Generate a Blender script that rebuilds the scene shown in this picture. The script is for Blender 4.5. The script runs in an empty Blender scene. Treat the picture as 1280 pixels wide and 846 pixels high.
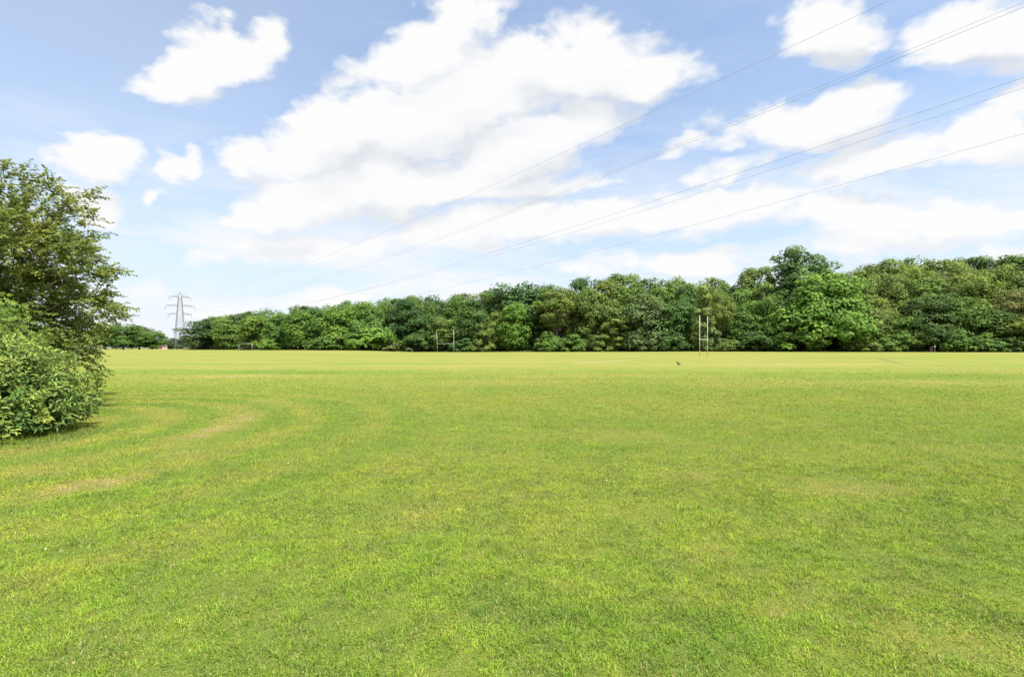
import bpy, math, random
import numpy as np
from mathutils import Vector

SC = bpy.context.scene
COL = SC.collection
F = 640.0                 # focal length in units of the 1280-wide photograph
EYE = 1.6
rng = np.random.default_rng(11)
random.seed(11)

# ------------------------------------------------------------------ helpers
def smooth(a, b, x):
    t = np.clip((np.asarray(x, float) - a) / (b - a), 0, 1)
    return t * t * (3 - 2 * t)

LINE_PX = [-400, 100, 200, 235, 300, 340, 440, 490, 560, 700, 880, 1000, 1280, 1700]
LINE_D = [330, 330, 330, 262, 230, 212, 192, 196, 195, 180, 165, 157, 142, 135]

def line_depth(px):
    return np.interp(px, LINE_PX, LINE_D)

def ground_z(x, y):
    x = np.asarray(x, float); y = np.asarray(y, float)
    yy = np.maximum(y, 20.0)
    px = np.clip(F + F * x / yy, -600, 1900)
    z = 0.75 * smooth(90, 190, y) * (1 - smooth(-56, -34, x)) * (1 - smooth(300, 420, y))
    z = z + 0.40 * smooth(70, 150, y) * smooth(-30, 70, x)
    z = z + 0.10 * smooth(80, 190, y) * smooth(-60, -20, x)
    d = y - line_depth(px)
    hill = 15.0 * smooth(820, 1130, px) + 2.0 * smooth(480, 760, px)
    z = z + hill * smooth(2, 62, d) * smooth(30, 60, y)
    z = z + 0.02 * np.sin(x * 0.11 + 1.3) * np.sin(y * 0.083) * smooth(15, 60, y)
    return z

def at(px, depth, z=None):
    x = (px - F) / F * depth
    return Vector((x, depth, float(ground_z(x, depth)) if z is None else z))

def z_of(py, depth):
    return EYE + (435.0 - py) / F * depth

def mesh_np(name, verts, polys, mats, attrs=None, mat_idx=None, smooth_shade=False):
    """polys: list of (M,k) int arrays"""
    me = bpy.data.meshes.new(name)
    verts = np.asarray(verts, np.float32)
    polys = [np.asarray(p, np.int32) for p in polys if len(p)]
    me.vertices.add(len(verts)); me.vertices.foreach_set('co', verts.ravel())
    loops = np.concatenate([p.ravel() for p in polys])
    sizes = np.concatenate([np.full(len(p), p.shape[1], np.int32) for p in polys])
    starts = np.concatenate([[0], np.cumsum(sizes)[:-1]]).astype(np.int32)
    me.loops.add(len(loops)); me.loops.foreach_set('vertex_index', loops)
    me.polygons.add(len(sizes))
    me.polygons.foreach_set('loop_start', starts)
    if mat_idx is not None:
        me.polygons.foreach_set('material_index', np.asarray(mat_idx, np.int32))
    me.polygons.foreach_set('use_smooth', np.full(len(sizes), smooth_shade, bool))
    for k, (dom, arr) in (attrs or {}).items():
        a = me.attributes.new(k, 'FLOAT', dom)
        a.data.foreach_set('value', np.asarray(arr, np.float32))
    for m in (mats if isinstance(mats, (list, tuple)) else [mats]):
        me.materials.append(m)
    me.update(calc_edges=True)
    return me

def link(name, me, parent=None, loc=None):
    o = bpy.data.objects.new(name, me)
    COL.objects.link(o)
    if parent is not None: o.parent = parent
    if loc is not None: o.location = loc
    return o

def tag(o, label=None, cat=None, group=None, kind=None):
    if label: o['label'] = label
    if cat: o['category'] = cat
    if group: o['group'] = group
    if kind: o['kind'] = kind
    return o

def root(name, loc, label, cat, group=None, rz=0.0):
    o = link(name, None, None, loc)
    o.empty_display_size = 0.2
    o.rotation_euler = (0, 0, rz)
    return tag(o, label, cat, group)

class MB:
    """collects tubes, boxes and lathed shapes into one mesh"""
    def __init__(s): s.v = []; s.q = []; s.t = []; s.n = 0
    def add(s, v, q=(), t=()):
        v = np.asarray(v, float)
        s.v.append(v)
        if len(q): s.q.append(np.asarray(q, int) + s.n)
        if len(t): s.t.append(np.asarray(t, int) + s.n)
        s.n += len(v)
    def tube(s, pts, radii, n=8, cap=True):
        pts = np.asarray(pts, float); m = len(pts)
        radii = np.broadcast_to(np.asarray(radii, float), (m,))
        tan = np.gradient(pts, axis=0); tan /= np.linalg.norm(tan, axis=1)[:, None] + 1e-9
        up = np.array([0, 0, 1.0]) if abs(tan[0][2]) < 0.9 else np.array([1.0, 0, 0])
        a = np.linspace(0, 2 * math.pi, n, endpoint=False)
        V = []
        u = np.cross(up, tan[0]); u /= np.linalg.norm(u)
        for i in range(m):
            u = u - tan[i] * np.dot(u, tan[i]); u /= np.linalg.norm(u) + 1e-9
            w = np.cross(tan[i], u)
            V.append(pts[i] + radii[i] * (np.cos(a)[:, None] * u + np.sin(a)[:, None] * w))
        V = np.concatenate(V)
        q = []
        for i in range(m - 1):
            for k in range(n):
                q.append((i * n + k, i * n + (k + 1) % n, (i + 1) * n + (k + 1) % n, (i + 1) * n + k))
        t = []
        if cap:
            V = np.concatenate([V, pts[:1], pts[-1:]])
            for k in range(n):
                t.append((m * n, (k + 1) % n, k)); t.append((m * n + 1, (m - 1) * n + k, (m - 1) * n + (k + 1) % n))
        s.add(V, q, t)
    def box(s, c, d, rz=0.0):
        c = np.asarray(c, float); d = np.asarray(d, float) / 2
        V = np.array([(x, y, z) for x in (-1, 1) for y in (-1, 1) for z in (-1, 1)], float) * d
        cs, sn = math.cos(rz), math.sin(rz)
        V = np.stack([V[:, 0] * cs - V[:, 1] * sn, V[:, 0] * sn + V[:, 1] * cs, V[:, 2]], 1) + c
        s.add(V, [(0, 1, 3, 2), (4, 6, 7, 5), (0, 4, 5, 1), (2, 3, 7, 6), (0, 2, 6, 4), (1, 5, 7, 3)])
    def mesh(s, name, mat, sm=False):
        return mesh_np(name, np.concatenate(s.v), [np.concatenate(x) for x in (s.q, s.t) if x], mat, smooth_shade=sm)
    def build(s, name, mat, parent=None, loc=None, sm=False):
        return link(name, s.mesh(name, mat, sm), parent, loc)

# ------------------------------------------------------------------ node helper
class NT:
    def __init__(s, tree): s.t = tree; s.n = tree.nodes; s.l = tree.links
    def put(s, sock, val):
        if val is None: return
        if hasattr(val, 'is_output') or isinstance(val, bpy.types.NodeSocket): s.l.new(val, sock)
        else: sock.default_value = val
    def node(s, typ, **props):
        nd = s.n.new(typ)
        for k, v in props.items(): setattr(nd, k, v)
        return nd
    def math(s, op, a, b=None, c=None, clamp=False):
        nd = s.node('ShaderNodeMath', operation=op, use_clamp=clamp)
        s.put(nd.inputs[0], a); s.put(nd.inputs[1], b)
        if c is not None: s.put(nd.inputs[2], c)
        return nd.outputs[0]
    def vmath(s, op, a, b=None):
        nd = s.node('ShaderNodeVectorMath', operation=op)
        s.put(nd.inputs[0], a); s.put(nd.inputs[1], b)
        return nd.outputs['Value'] if op in ('DOT_PRODUCT', 'LENGTH', 'DISTANCE') else nd.outputs[0]
    def rng(s, v, a, b, c=0.0, d=1.0, interp='SMOOTHSTEP'):
        nd = s.node('ShaderNodeMapRange', interpolation_type=interp)
        nd.clamp = True
        s.put(nd.inputs[0], v)
        for i, x in enumerate((a, b, c, d)): s.put(nd.inputs[i + 1], x)
        return nd.outputs[0]
    def noise(s, vec, scale, detail=4.0, rough=0.55, dist=0.0, lac=2.0, out='Fac'):
        nd = s.node('ShaderNodeTexNoise')
        s.put(nd.inputs['Vector'], vec)
        nd.inputs['Scale'].default_value = scale; nd.inputs['Detail'].default_value = detail
        nd.inputs['Roughness'].default_value = rough; nd.inputs['Distortion'].default_value = dist
        nd.inputs['Lacunarity'].default_value = lac
        return nd.outputs[out]
    def mix(s, f, a, b, mode='MIX'):
        nd = s.node('ShaderNodeMix', data_type='RGBA', blend_type=mode)
        s.put(nd.inputs[0], f)
        for sock, v in ((nd.inputs[6], a), (nd.inputs[7], b)):
            s.put(sock, (*v, 1.0) if isinstance(v, tuple) and len(v) == 3 else v)
        return nd.outputs[2]
    def attr(s, name):
        nd = s.node('ShaderNodeAttribute', attribute_name=name)
        return nd.outputs['Fac']
    def xyz(s, v):
        nd = s.node('ShaderNodeSeparateXYZ'); s.put(nd.inputs[0], v); return nd.outputs
    def comb(s, x, y, z):
        nd = s.node('ShaderNodeCombineXYZ')
        for i, v in enumerate((x, y, z)): s.put(nd.inputs[i], v)
        return nd.outputs[0]

def material(name):
    m = bpy.data.materials.new(name); m.use_nodes = True
    m.node_tree.nodes.clear()
    return m, NT(m.node_tree)

def finish(nt, shader):
    o = nt.node('ShaderNodeOutputMaterial'); nt.l.new(shader, o.inputs[0])

def principled(nt, color, rough=0.7, spec=0.3, metal=0.0, normal=None):
    b = nt.node('ShaderNodeBsdfPrincipled')
    nt.put(b.inputs['Base Color'], (*color, 1.0) if isinstance(color, tuple) else color)
    nt.put(b.inputs['Roughness'], rough)
    b.inputs['Specular IOR Level'].default_value = spec
    b.inputs['Metallic'].default_value = metal
    if normal is not None: nt.l.new(normal, b.inputs['Normal'])
    return b.outputs[0]

def with_translucent(nt, sh, color, f):
    t = nt.node('ShaderNodeBsdfTranslucent'); nt.put(t.inputs[0], color)
    m = nt.node('ShaderNodeMixShader'); m.inputs[0].default_value = f
    nt.l.new(sh, m.inputs[1]); nt.l.new(t.outputs[0], m.inputs[2])
    return m.outputs[0]

# ------------------------------------------------------------------ turf colour group (world position -> colour, wear)
def px_ground(px, py):
    d = EYE * F / (py - 435.0)
    return ((px - F) / F * d, d)

# patches: photo position of centre, half length / half width in metres, direction (deg from +x), amount (+ straw, - lush)
WEAR = []
for px, py, a, b, deg, amt in [
    (110, 608, 0.75, 0.42, 62, 0.9), (225, 565, 0.9, 0.45, 95, 0.7), (300, 528, 1.9, 0.6, 105, 0.6), (245, 542, 1.4, 0.5, 105, 0.55),
    (175, 520, 1.6, 0.9, 110, 0.55), (330, 505, 4.0, 1.1, 95, 0.35), (70, 590, 0.9, 0.35, 60, 0.5),
    (1045, 608, 0.85, 0.5, 10, 0.75), (990, 755, 0.42, 0.14, 25, 0.7), (1200, 800, 0.55, 0.30, -15, 0.6), (900, 690, 0.35, 0.25, 20, 0.5),
    (780, 545, 1.3, 0.7, 0, 0.5), (860, 590, 1.0, 0.5, 10, 0.3), (520, 640, 0.5, 0.4, 50, 0.35), (1230, 560, 1.6, 0.7, 5, 0.35),
    (560, 480, 6, 3, 0, 0.35), (1240, 478, 9, 2.5, 0, 0.45), (300, 470, 8, 3, 0, 0.4), (800, 470, 7, 2.0, 0, 0.3),
    (880, 800, 0.55, 0.3, 20, -0.8), (690, 780, 0.5, 0.35, 0, -0.6), (730, 560, 1.0, 0.35, 0, -0.6), (960, 690, 0.5, 0.35, 0, -0.4),
    (420, 560, 1.5, 1.0, 0, -0.3), (330, 640, 0.6, 0.5, 0, -0.3), (180, 720, 0.6, 0.4, 0, -0.4)]:
    x, y = px_ground(px, py)
    WEAR.append((x, y, a, b, math.radians(deg), amt))
# straight sunken line across the turf, from near to far
DARK = []
xa, ya = px_ground(1095, 447); xb, yb = px_ground(1142, 459)
DARK.append(((xa + xb) / 2, (ya + yb) / 2, math.hypot(xb - xa, yb - ya) / 2, 0.45, math.atan2(yb - ya, xb - xa), 1.0))
xa, ya = px_ground(0, 572); xb, yb = px_ground(150, 532)
DARK.append(((xa + xb) / 2 - .2, (ya + yb) / 2, 1.9, 0.45, math.atan2(yb - ya, xb - xa), 0.8))  # darker strip of turf along the foot of the bush

def wear_field(x, y):
    s = np.zeros_like(x)
    for cx, cy, a, b, r, amt in WEAR:
        u = ((x - cx) * math.cos(r) + (y - cy) * math.sin(r)) / a
        v = (-(x - cx) * math.sin(r) + (y - cy) * math.cos(r)) / b
        s += amt * (1 - smooth(0.1, 1.35, np.sqrt(u * u + v * v)))
    return s

def turf_group():
    g = bpy.data.node_groups.new('turf_colour', 'ShaderNodeTree')
    g.interface.new_socket('Color', in_out='OUTPUT', socket_type='NodeSocketColor')
    g.interface.new_socket('Dry', in_out='OUTPUT', socket_type='NodeSocketFloat')
    nt = NT(g)
    pos = nt.node('ShaderNodeNewGeometry').outputs['Position']
    sx, sy, sz = nt.xyz(pos)
    p2 = nt.comb(sx, sy, 0.0)
    def ell(lst):
        tot = None
        for cx, cy, a, b, r, amt in lst:
            d = nt.vmath('SUBTRACT', p2, (cx, cy, 0))
            u = nt.vmath('DOT_PRODUCT', d, (math.cos(r) / a, math.sin(r) / a, 0))
            v = nt.vmath('DOT_PRODUCT', d, (-math.sin(r) / b, math.cos(r) / b, 0))
            l = nt.vmath('LENGTH', nt.comb(u, v, 0.0))
            w = nt.rng(l, 0.1, 1.35, amt, 0.0)
            tot = w if tot is None else nt.math('ADD', tot, w)
        return tot
    wear = ell(WEAR)
    dark = ell(DARK)
    n1 = nt.noise(p2, 0.045, 4, 0.6, 0.3)      # 20 m patches
    n2 = nt.noise(p2, 0.28, 5, 0.62, 0.4)      # 3 m patches
    n3 = nt.noise(p2, 1.7, 5, 0.65, 0.3)       # tufts
    n4 = nt.noise(p2, 9.0, 3, 0.7)             # fine mottling
    # mowing bands running across the view, softened by noise
    band = nt.math('SINE', nt.math('ADD', nt.math('MULTIPLY', nt.math('ADD', sy, nt.math('MULTIPLY', sx, 0.12)), 0.62), nt.math('MULTIPLY', n1, 9.0)))
    arc = nt.vmath('LENGTH', nt.vmath('SUBTRACT', p2, (-11.5, 9.6, 0)))
    arcs = nt.math('SINE', nt.math('ADD', nt.math('MULTIPLY', arc, 4.2), nt.math('MULTIPLY', n2, 5.0)))
    arcw = nt.rng(arc, 4.0, 14.0, 0.40, 0.0)
    dry = nt.math('ADD', nt.math('MULTIPLY', nt.math('SUBTRACT', n1, 0.5), 1.3), nt.math('MULTIPLY', nt.math('SUBTRACT', n2, 0.5), 1.3))
    dry = nt.math('ADD', dry, nt.math('MULTIPLY', nt.math('SUBTRACT', n3, 0.5), 1.25))
    dry = nt.math('ADD', dry, nt.math('MULTIPLY', nt.math('SUBTRACT', n4, 0.5), 0.95))
    wearn = nt.math('MULTIPLY', wear, nt.math('MULTIPLY', nt.rng(n3, 0.28, 0.72, 0.15, 1.15), nt.rng(n4, 0.3, 0.7, 0.4, 1.4)))
    dry = nt.math('ADD', dry, wearn)
    streak = nt.noise(nt.vmath('MULTIPLY', p2, (0.018, 0.16, 1.0)), 1.0, 5, 0.65, 0.2)
    dry = nt.math('ADD', dry, nt.math('MULTIPLY', nt.math('MULTIPLY', nt.math('SUBTRACT', streak, 0.5), 2.6), nt.rng(sy, 8, 40)))
    dry = nt.math('ADD', dry, nt.math('MULTIPLY', band, 0.10))
    dry = nt.math('ADD', dry, nt.math('MULTIPLY', arcs, arcw))
    dry = nt.math('ADD', dry, nt.rng(sy, 6, 60, 0.0, 0.26))
    ramp = nt.node('ShaderNodeValToRGB')
    nt.l.new(nt.rng(dry, -0.9, 1.3, 0, 1, 'LINEAR'), ramp.inputs[0])
    cr = ramp.color_ramp
    stops = [(0.0, (0.075, 0.145, 0.014)), (0.30, (0.115, 0.180, 0.018)), (0.50, (0.165, 0.195, 0.026)),
             (0.68, (0.205, 0.198, 0.040)), (0.85, (0.270, 0.225, 0.085)), (1.0, (0.270, 0.205, 0.110))]
    cr.elements[0].position = 0; cr.elements[1].position = 1
    cr.elements[0].color = (*stops[0][1], 1); cr.elements[1].color = (*stops[-1][1], 1)
    for p, c in stops[1:-1]:
        e = cr.elements.new(p); e.color = (*c, 1)
    col = nt.mix(nt.math('MULTIPLY', dark, 0.55, clamp=True), ramp.outputs[0], (0.085, 0.085, 0.03))
    out = nt.node('NodeGroupOutput')
    nt.l.new(col, out.inputs[0]); nt.l.new(dry, out.inputs[1])
    return g

TURF = turf_group()

def turf(nt):
    g = nt.node('ShaderNodeGroup'); g.node_tree = TURF
    return g.outputs[0], g.outputs[1]

# ------------------------------------------------------------------ materials
def mat_ground():
    m, nt = material('turf')
    col, dry = turf(nt)
    pos = nt.node('ShaderNodeNewGeometry').outputs['Position']
    fine = nt.noise(pos, 70.0, 4, 0.75)
    mid = nt.noise(pos, 16.0, 4, 0.7)
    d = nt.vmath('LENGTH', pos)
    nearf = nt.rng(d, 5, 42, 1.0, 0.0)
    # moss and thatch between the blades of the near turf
    base = nt.mix(1.0, nt.mix(0.16, col, (0.185, 0.175, 0.075)), (0.91, 0.89, 1.06), 'MULTIPLY')  # base: far turf greyed, aerial haze painted into its colour
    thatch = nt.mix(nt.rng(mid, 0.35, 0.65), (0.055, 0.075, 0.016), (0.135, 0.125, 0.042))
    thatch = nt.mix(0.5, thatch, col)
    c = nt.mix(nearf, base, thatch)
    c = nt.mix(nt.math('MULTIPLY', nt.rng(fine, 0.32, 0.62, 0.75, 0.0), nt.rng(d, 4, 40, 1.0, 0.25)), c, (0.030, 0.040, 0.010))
    bump = nt.node('ShaderNodeBump'); bump.inputs['Strength'].default_value = 0.5; bump.inputs['Distance'].default_value = 0.03
    nt.l.new(fine, bump.inputs['Height'])
    finish(nt, principled(nt, c, 0.95, 0.05, normal=bump.outputs[0]))
    return m

def mat_blades():
    m, nt = material('grass_blade')
    col, dry = turf(nt)
    t = nt.attr('tint'); s = nt.attr('straw')
    c = nt.mix(1.0, col, nt.comb(nt.rng(t, 0, 1, 0.54, 2.06, 'LINEAR'), nt.rng(t, 0, 1, 0.74, 2.02, 'LINEAR'), nt.rng(t, 0, 1, 0.75, 1.50, 'LINEAR')), 'MULTIPLY')
    c = nt.mix(s, c, (0.40, 0.34, 0.16))
    finish(nt, with_translucent(nt, principled(nt, c, 0.6, 0.10), c, 0.26))
    return m

def mat_plain(name, col, rough=0.6, spec=0.3, metal=0.0, var=0.15, scale=6.0):
    m, nt = material(name)
    tc = nt.node('ShaderNodeTexCoord').outputs['Object']
    n = nt.noise(tc, scale, 5, 0.6)
    c = nt.mix(n, tuple(x * (1 - var) for x in col), tuple(min(1, x * (1 + var)) for x in col))
    finish(nt, principled(nt, c, rough, spec, metal))
    return m

def mat_bark(name='bark', col=(0.10, 0.075, 0.05)):
    m, nt = material(name)
    tc = nt.node('ShaderNodeTexCoord').outputs['Object']
    mp = nt.vmath('MULTIPLY', tc, (7.0, 7.0, 1.4))
    n = nt.noise(mp, 1.6, 6, 0.7)
    c = nt.mix(nt.rng(n, 0.3, 0.7), tuple(x * 0.5 for x in col), tuple(x * 1.4 for x in col))
    b = nt.node('ShaderNodeBump'); b.inputs['Strength'].default_value = 0.6; nt.l.new(n, b.inputs['Height'])
    finish(nt, principled(nt, c, 0.9, 0.1, normal=b.outputs[0]))
    return m

def mat_far_leaf():
    m, nt = material('woodland_leaf')
    oi = nt.node('ShaderNodeObjectInfo')
    t = nt.attr('tint'); u = nt.attr('clump')
    c = nt.mix(1.0, oi.outputs['Color'], nt.comb(nt.rng(t, 0, 1, 0.55, 1.5, 'LINEAR'), nt.rng(t, 0, 1, 0.62, 1.40, 'LINEAR'), nt.rng(t, 0, 1, 0.6, 1.4, 'LINEAR')), 'MULTIPLY')
    c = nt.mix(nt.rng(u, 0.55, 1.0, 0.0, 0.55, 'LINEAR'), c, nt.mix(1.0, c, (1.32, 1.25, 0.9), 'MULTIPLY'))
    finish(nt, with_translucent(nt, principled(nt, c, 0.65, 0.12), c, 0.36))
    return m

def mat_near_leaf(name, young, old, tip, rough=0.45, spec=0.4, trans=0.3):
    m, nt = material(name)
    t = nt.attr('tint'); u = nt.attr('clump')
    c = nt.mix(u, old, young)
    c = nt.mix(1.0, c, nt.comb(nt.rng(t, 0, 1, 0.6, 1.4, 'LINEAR'), nt.rng(t, 0, 1, 0.65, 1.35, 'LINEAR'), nt.rng(t, 0, 1, 0.65, 1.35, 'LINEAR')), 'MULTIPLY')
    c = nt.mix(nt.rng(t, 0.9, 1.0, 0.0, 0.8), c, tip)
    finish(nt, with_translucent(nt, principled(nt, c, rough, spec), c, trans))
    return m

M_ground = mat_ground(); M_blade = mat_blades()
M_bark = mat_bark(); M_bark_pale = mat_bark('pale_bark', (0.26, 0.18, 0.12)); M_twig = mat_bark('twig_bark', (0.13, 0.10, 0.06))
M_leaf = mat_far_leaf()
M_white = mat_plain('white_paint', (0.46, 0.46, 0.44), 0.45, 0.4, 0, 0.08, 2.0)
M_weathered = mat_plain('weathered_white_paint', (0.40, 0.39, 0.34), 0.5, 0.3, 0, 0.2, 2.5)
M_steel = mat_plain('galvanised_steel', (0.10, 0.105, 0.115), 0.6, 0.3, 0.0, 0.1)
M_glassy = mat_plain('insulator_glass', (0.10, 0.11, 0.12), 0.25, 0.5, 0, 0.1)
M_cable = mat_plain('aluminium_cable', (0.22, 0.23, 0.26), 0.5, 0.3, 0.2, 0.05)
M_crow = mat_plain('black_feathers', (0.014, 0.014, 0.017), 0.4, 0.5, 0, 0.3, 20)
M_flower = mat_plain('clover_flower', (0.75, 0.72, 0.66), 0.8, 0.1)
M_deadleaf = mat_plain('dead_leaf', (0.15, 0.09, 0.045), 0.8, 0.1, 0, 0.4)

# ------------------------------------------------------------------ ground sheet
def build_ground():
    xs = np.unique(np.concatenate([np.linspace(-3200, -420, 24), np.linspace(-420, 420, 141), np.linspace(420, 3200, 24)]))
    ys = np.unique(np.concatenate([np.linspace(-120, 0, 7), np.linspace(0, 340, 115), np.linspace(340, 700, 30), np.linspace(700, 3600, 24)]))
    X, Y = np.meshgrid(xs, ys)
    V = np.stack([X, Y, ground_z(X, Y)], -1).reshape(-1, 3)
    nx = len(xs)
    i, j = np.meshgrid(np.arange(nx - 1), np.arange(len(ys) - 1))
    a = (j * nx + i).ravel()
    o = link('field', mesh_np('field', V, [np.stack([a, a + 1, a + nx + 1, a + nx], 1)], M_ground, smooth_shade=True))
    tag(o, 'wide mown playing field of yellow-green turf', 'field', kind='structure')
build_ground()

# ------------------------------------------------------------------ grass blades (one mass nobody could count)
def value_noise(x, y, cell, seed):
    r = np.random.default_rng(900 + seed); M = 256
    g = r.uniform(0, 1, (M, M))
    u = x / cell + seed * 17.3; v = y / cell + seed * 31.7
    i = np.floor(u).astype(int); j = np.floor(v).astype(int); fu = u - i; fv = v - j
    fu = fu * fu * (3 - 2 * fu); fv = fv * fv * (3 - 2 * fv)
    a = g[i % M, j % M]; b = g[(i + 1) % M, j % M]; c = g[i % M, (j + 1) % M]; d = g[(i + 1) % M, (j + 1) % M]
    return (a * (1 - fu) + b * fu) * (1 - fv) + (c * (1 - fu) + d * fu) * fv

def build_grass():
    bands = [(1.9, 4.2, 17000, 0.0034, 0.026, True), (4.2, 7.0, 9500, 0.0044, 0.027, True), (7.0, 12.0, 4300, 0.0068, 0.028, False),
             (12.0, 20.0, 1900, 0.011, 0.029, False), (20.0, 34.0, 700, 0.019, 0.030, False), (34.0, 55.0, 190, 0.032, 0.030, False)]
    Vs, Q, T, tint, straw = [], [], [], [], []
    nv = 0
    for y0, y1, dens, w, h, bent in bands:
        area = (y1 - y0) * (y0 + y1) + 2 * 1.3 * (y1 - y0)
        n = int(area * dens)
        y = np.sqrt(rng.uniform(y0 * y0, y1 * y1, n)); x = rng.uniform(-1, 1, n) * (y + 1.3)
        # soften the band edges so that the density falls off smoothly
        y = y + rng.normal(0, 0.06, n) * y
        wear = wear_field(x, y)
        lump = 0.45 * value_noise(x, y, 0.045, 1) + 0.33 * value_noise(x, y, 0.12, 2) + 0.22 * value_noise(x, y, 0.45, 3)
        lump = np.clip(0.5 + (lump - 0.47) * 3.2, 0, 1)
        hue = np.clip(0.5 + (0.6 * value_noise(x, y, 0.10, 4) + 0.4 * value_noise(x, y, 0.30, 5) - 0.5) * 2.0, 0, 1)
        keep = rng.uniform(0, 1, n) < np.clip(1.0 - 0.45 * np.clip(wear, 0, 1) - 0.55 * (1 - lump), 0.35, 1) * (1 - smooth(7, 52, y)) 
        x, y, wear, lump, hue = x[keep], y[keep], wear[keep], lump[keep], hue[keep]; n = len(x)
        hh = h * rng.lognormal(0, 0.33, n) * (0.55 + 0.75 * lump) * np.clip(1 - 0.4 * wear, 0.5, 1.5)
        isst = rng.uniform(0, 1, n) < 0.06 + 0.26 * (1 - hue) ** 2 + 0.30 * np.clip(wear, 0, 1)
        hh = np.where(isst, np.minimum(hh * 0.8, h * 0.95), hh)
        # longer unmown grass round the foot of the bush
        foot = np.hypot((x + 10.1) / 1.95, (y - 9.15) / 1.55)
        hh = hh * (1 + 2.4 * smooth(1.28, 1.02, foot) * rng.uniform(0.2, 1, n)) if y0 > 5 and y0 < 12 else hh
        ww = w * rng.uniform(0.7, 1.4, n)
        ang = rng.uniform(0, 2 * math.pi, n); lean = rng.uniform(0.25, 1.50, n)
        az = rng.uniform(0, 2 * math.pi, n)
        base = np.stack([x, y, ground_z(x, y) - 0.002], 1)
        side = np.stack([np.cos(ang), np.sin(ang), np.zeros(n)], 1) * (ww / 2)[:, None]
        dirv = np.stack([np.cos(az) * np.sin(lean), np.sin(az) * np.sin(lean), np.cos(lean)], 1)
        tip = base + dirv * hh[:, None]
        tn = np.clip(rng.normal(0.48, 0.175, n) + 0.55 * (hue - .5), 0, 1)
        st = np.where(isst, rng.uniform(0.35, 1.0, n), rng.uniform(0, 0.12, n))
        if bent:
            mid = base + dirv * (hh * 0.55)[:, None] + np.array([0, 0, 1]) * (hh * 0.10)[:, None]
            tip = tip + (dirv * np.array([1, 1, -0.6])) * (hh * 0.22)[:, None]
            V = np.stack([base - side, base + side, mid + side * 0.85, mid - side * 0.85, tip], 1).reshape(-1, 3)
            k = nv + np.arange(n) * 5
            Q.append(np.stack([k, k + 1, k + 2, k + 3], 1)); T.append(np.stack([k + 3, k + 2, k + 4], 1))
            Vs.append(V); nv += 5 * n
            tint.append(np.repeat(tn, 5)); straw.append(np.repeat(st, 5))
        else:
            V = np.stack([base - side, base + side, tip], 1).reshape(-1, 3)
            k = nv + np.arange(n) * 3
            T.append(np.stack([k, k + 1, k + 2], 1))
            Vs.append(V); nv += 3 * n
            tint.append(np.repeat(tn, 3)); straw.append(np.repeat(st, 3))
    # clover heads and dead leaves caught in the turf
    extra = []
    for kind, n in ((1, 60), (2, 90)):
        y = np.sqrt(rng.uniform(2.2 ** 2, 22 ** 2, n)); x = rng.uniform(-1, 1, n) * (y + 1)
        for a, b in zip(x, y):
            r = 0.0065 if kind == 1 else rng.uniform(0.010, 0.024)
            c = np.array([a, b, 0.032 if kind == 1 else 0.022])
            if kind == 1:
                V = c + r * np.array([(1, 0, 0), (0, 1, 0), (-1, 0, 0), (0, -1, 0), (0, 0, 1), (0, 0, -1)], float)
                extra.append((V, [(0, 1, 4), (1, 2, 4), (2, 3, 4), (3, 0, 4), (1, 0, 5), (2, 1, 5), (3, 2, 5), (0, 3, 5)], 1))
            else:
                t = rng.uniform(0, 6.28); u = np.array([math.cos(t), math.sin(t), rng.uniform(-.3, .3)]); w2 = np.array([-u[1], u[0], rng.uniform(-.3, .3)])
                V = np.stack([c - u * r, c - w2 * r * .5, c + u * r, c + w2 * r * .5 + np.array([0, 0, r * .4])])
                extra.append((V, [(0, 1, 2), (0, 2, 3)], 2))
    nT = sum(len(t) for t in T); nQ = sum(len(q) for q in Q)
    idx = [0] * 0
    et, ei = [], []
    for V, tr, k in extra:
        Vs.append(V); et.append(np.asarray(tr) + nv); ei += [k] * len(tr); nv += len(V)
        tint.append(np.full(len(V), .5)); straw.append(np.zeros(len(V)))
    T.append(np.concatenate(et))
    mi = np.concatenate([np.zeros(nQ + nT, np.int32), np.asarray(ei, np.int32)])
    me = mesh_np('grass', np.concatenate(Vs), [np.concatenate(Q), np.concatenate(T)], [M_blade, M_flower, M_deadleaf],
                 {'tint': ('POINT', np.concatenate(tint)), 'straw': ('POINT', np.concatenate(straw))}, mi)
    tag(link('grass', me), 'short mown grass with straw flecks covering the near field', 'grass', kind='stuff')
build_grass()

# ------------------------------------------------------------------ faint painted pitch line
def build_line():
    m, nt = material('worn_line_paint')
    pos = nt.node('ShaderNodeNewGeometry').outputs['Position']
    col, dry = turf(nt)
    n = nt.noise(pos, 3.0, 5, 0.7)
    c = nt.mix(nt.rng(n, 0.3, 0.6, 0.15, 0.65), col, (0.55, 0.56, 0.48))
    finish(nt, principled(nt, c, 0.9, 0.1))
    xa, ya = px_ground(718, 454.2); xb, yb = px_ground(812, 447.9)
    d = np.array([xb - xa, yb - ya]); L = np.hypot(*d); d /= L; nrm = np.array([-d[1], d[0]])
    n = 40; V = []
    for i in range(n + 1):
        p = np.array([xa, ya]) + d * L * i / n
        for s in (-1, 1):
            q = p + nrm * 0.10 * s
            V.append((q[0], q[1], float(ground_z(q[0], q[1])) + 0.02))
    k = np.arange(n) * 2
    o = link('pitch_line', mesh_np('pitch_line', V, [np.stack([k, k + 2, k + 3, k + 1], 1)], m))
    tag(o, 'faint worn white line painted across the far turf', 'pitch line', kind='structure')
build_line()

# ------------------------------------------------------------------ leaf quads
def norm(a): return a / (np.linalg.norm(a, axis=-1, keepdims=True) + 1e-9)

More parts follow.
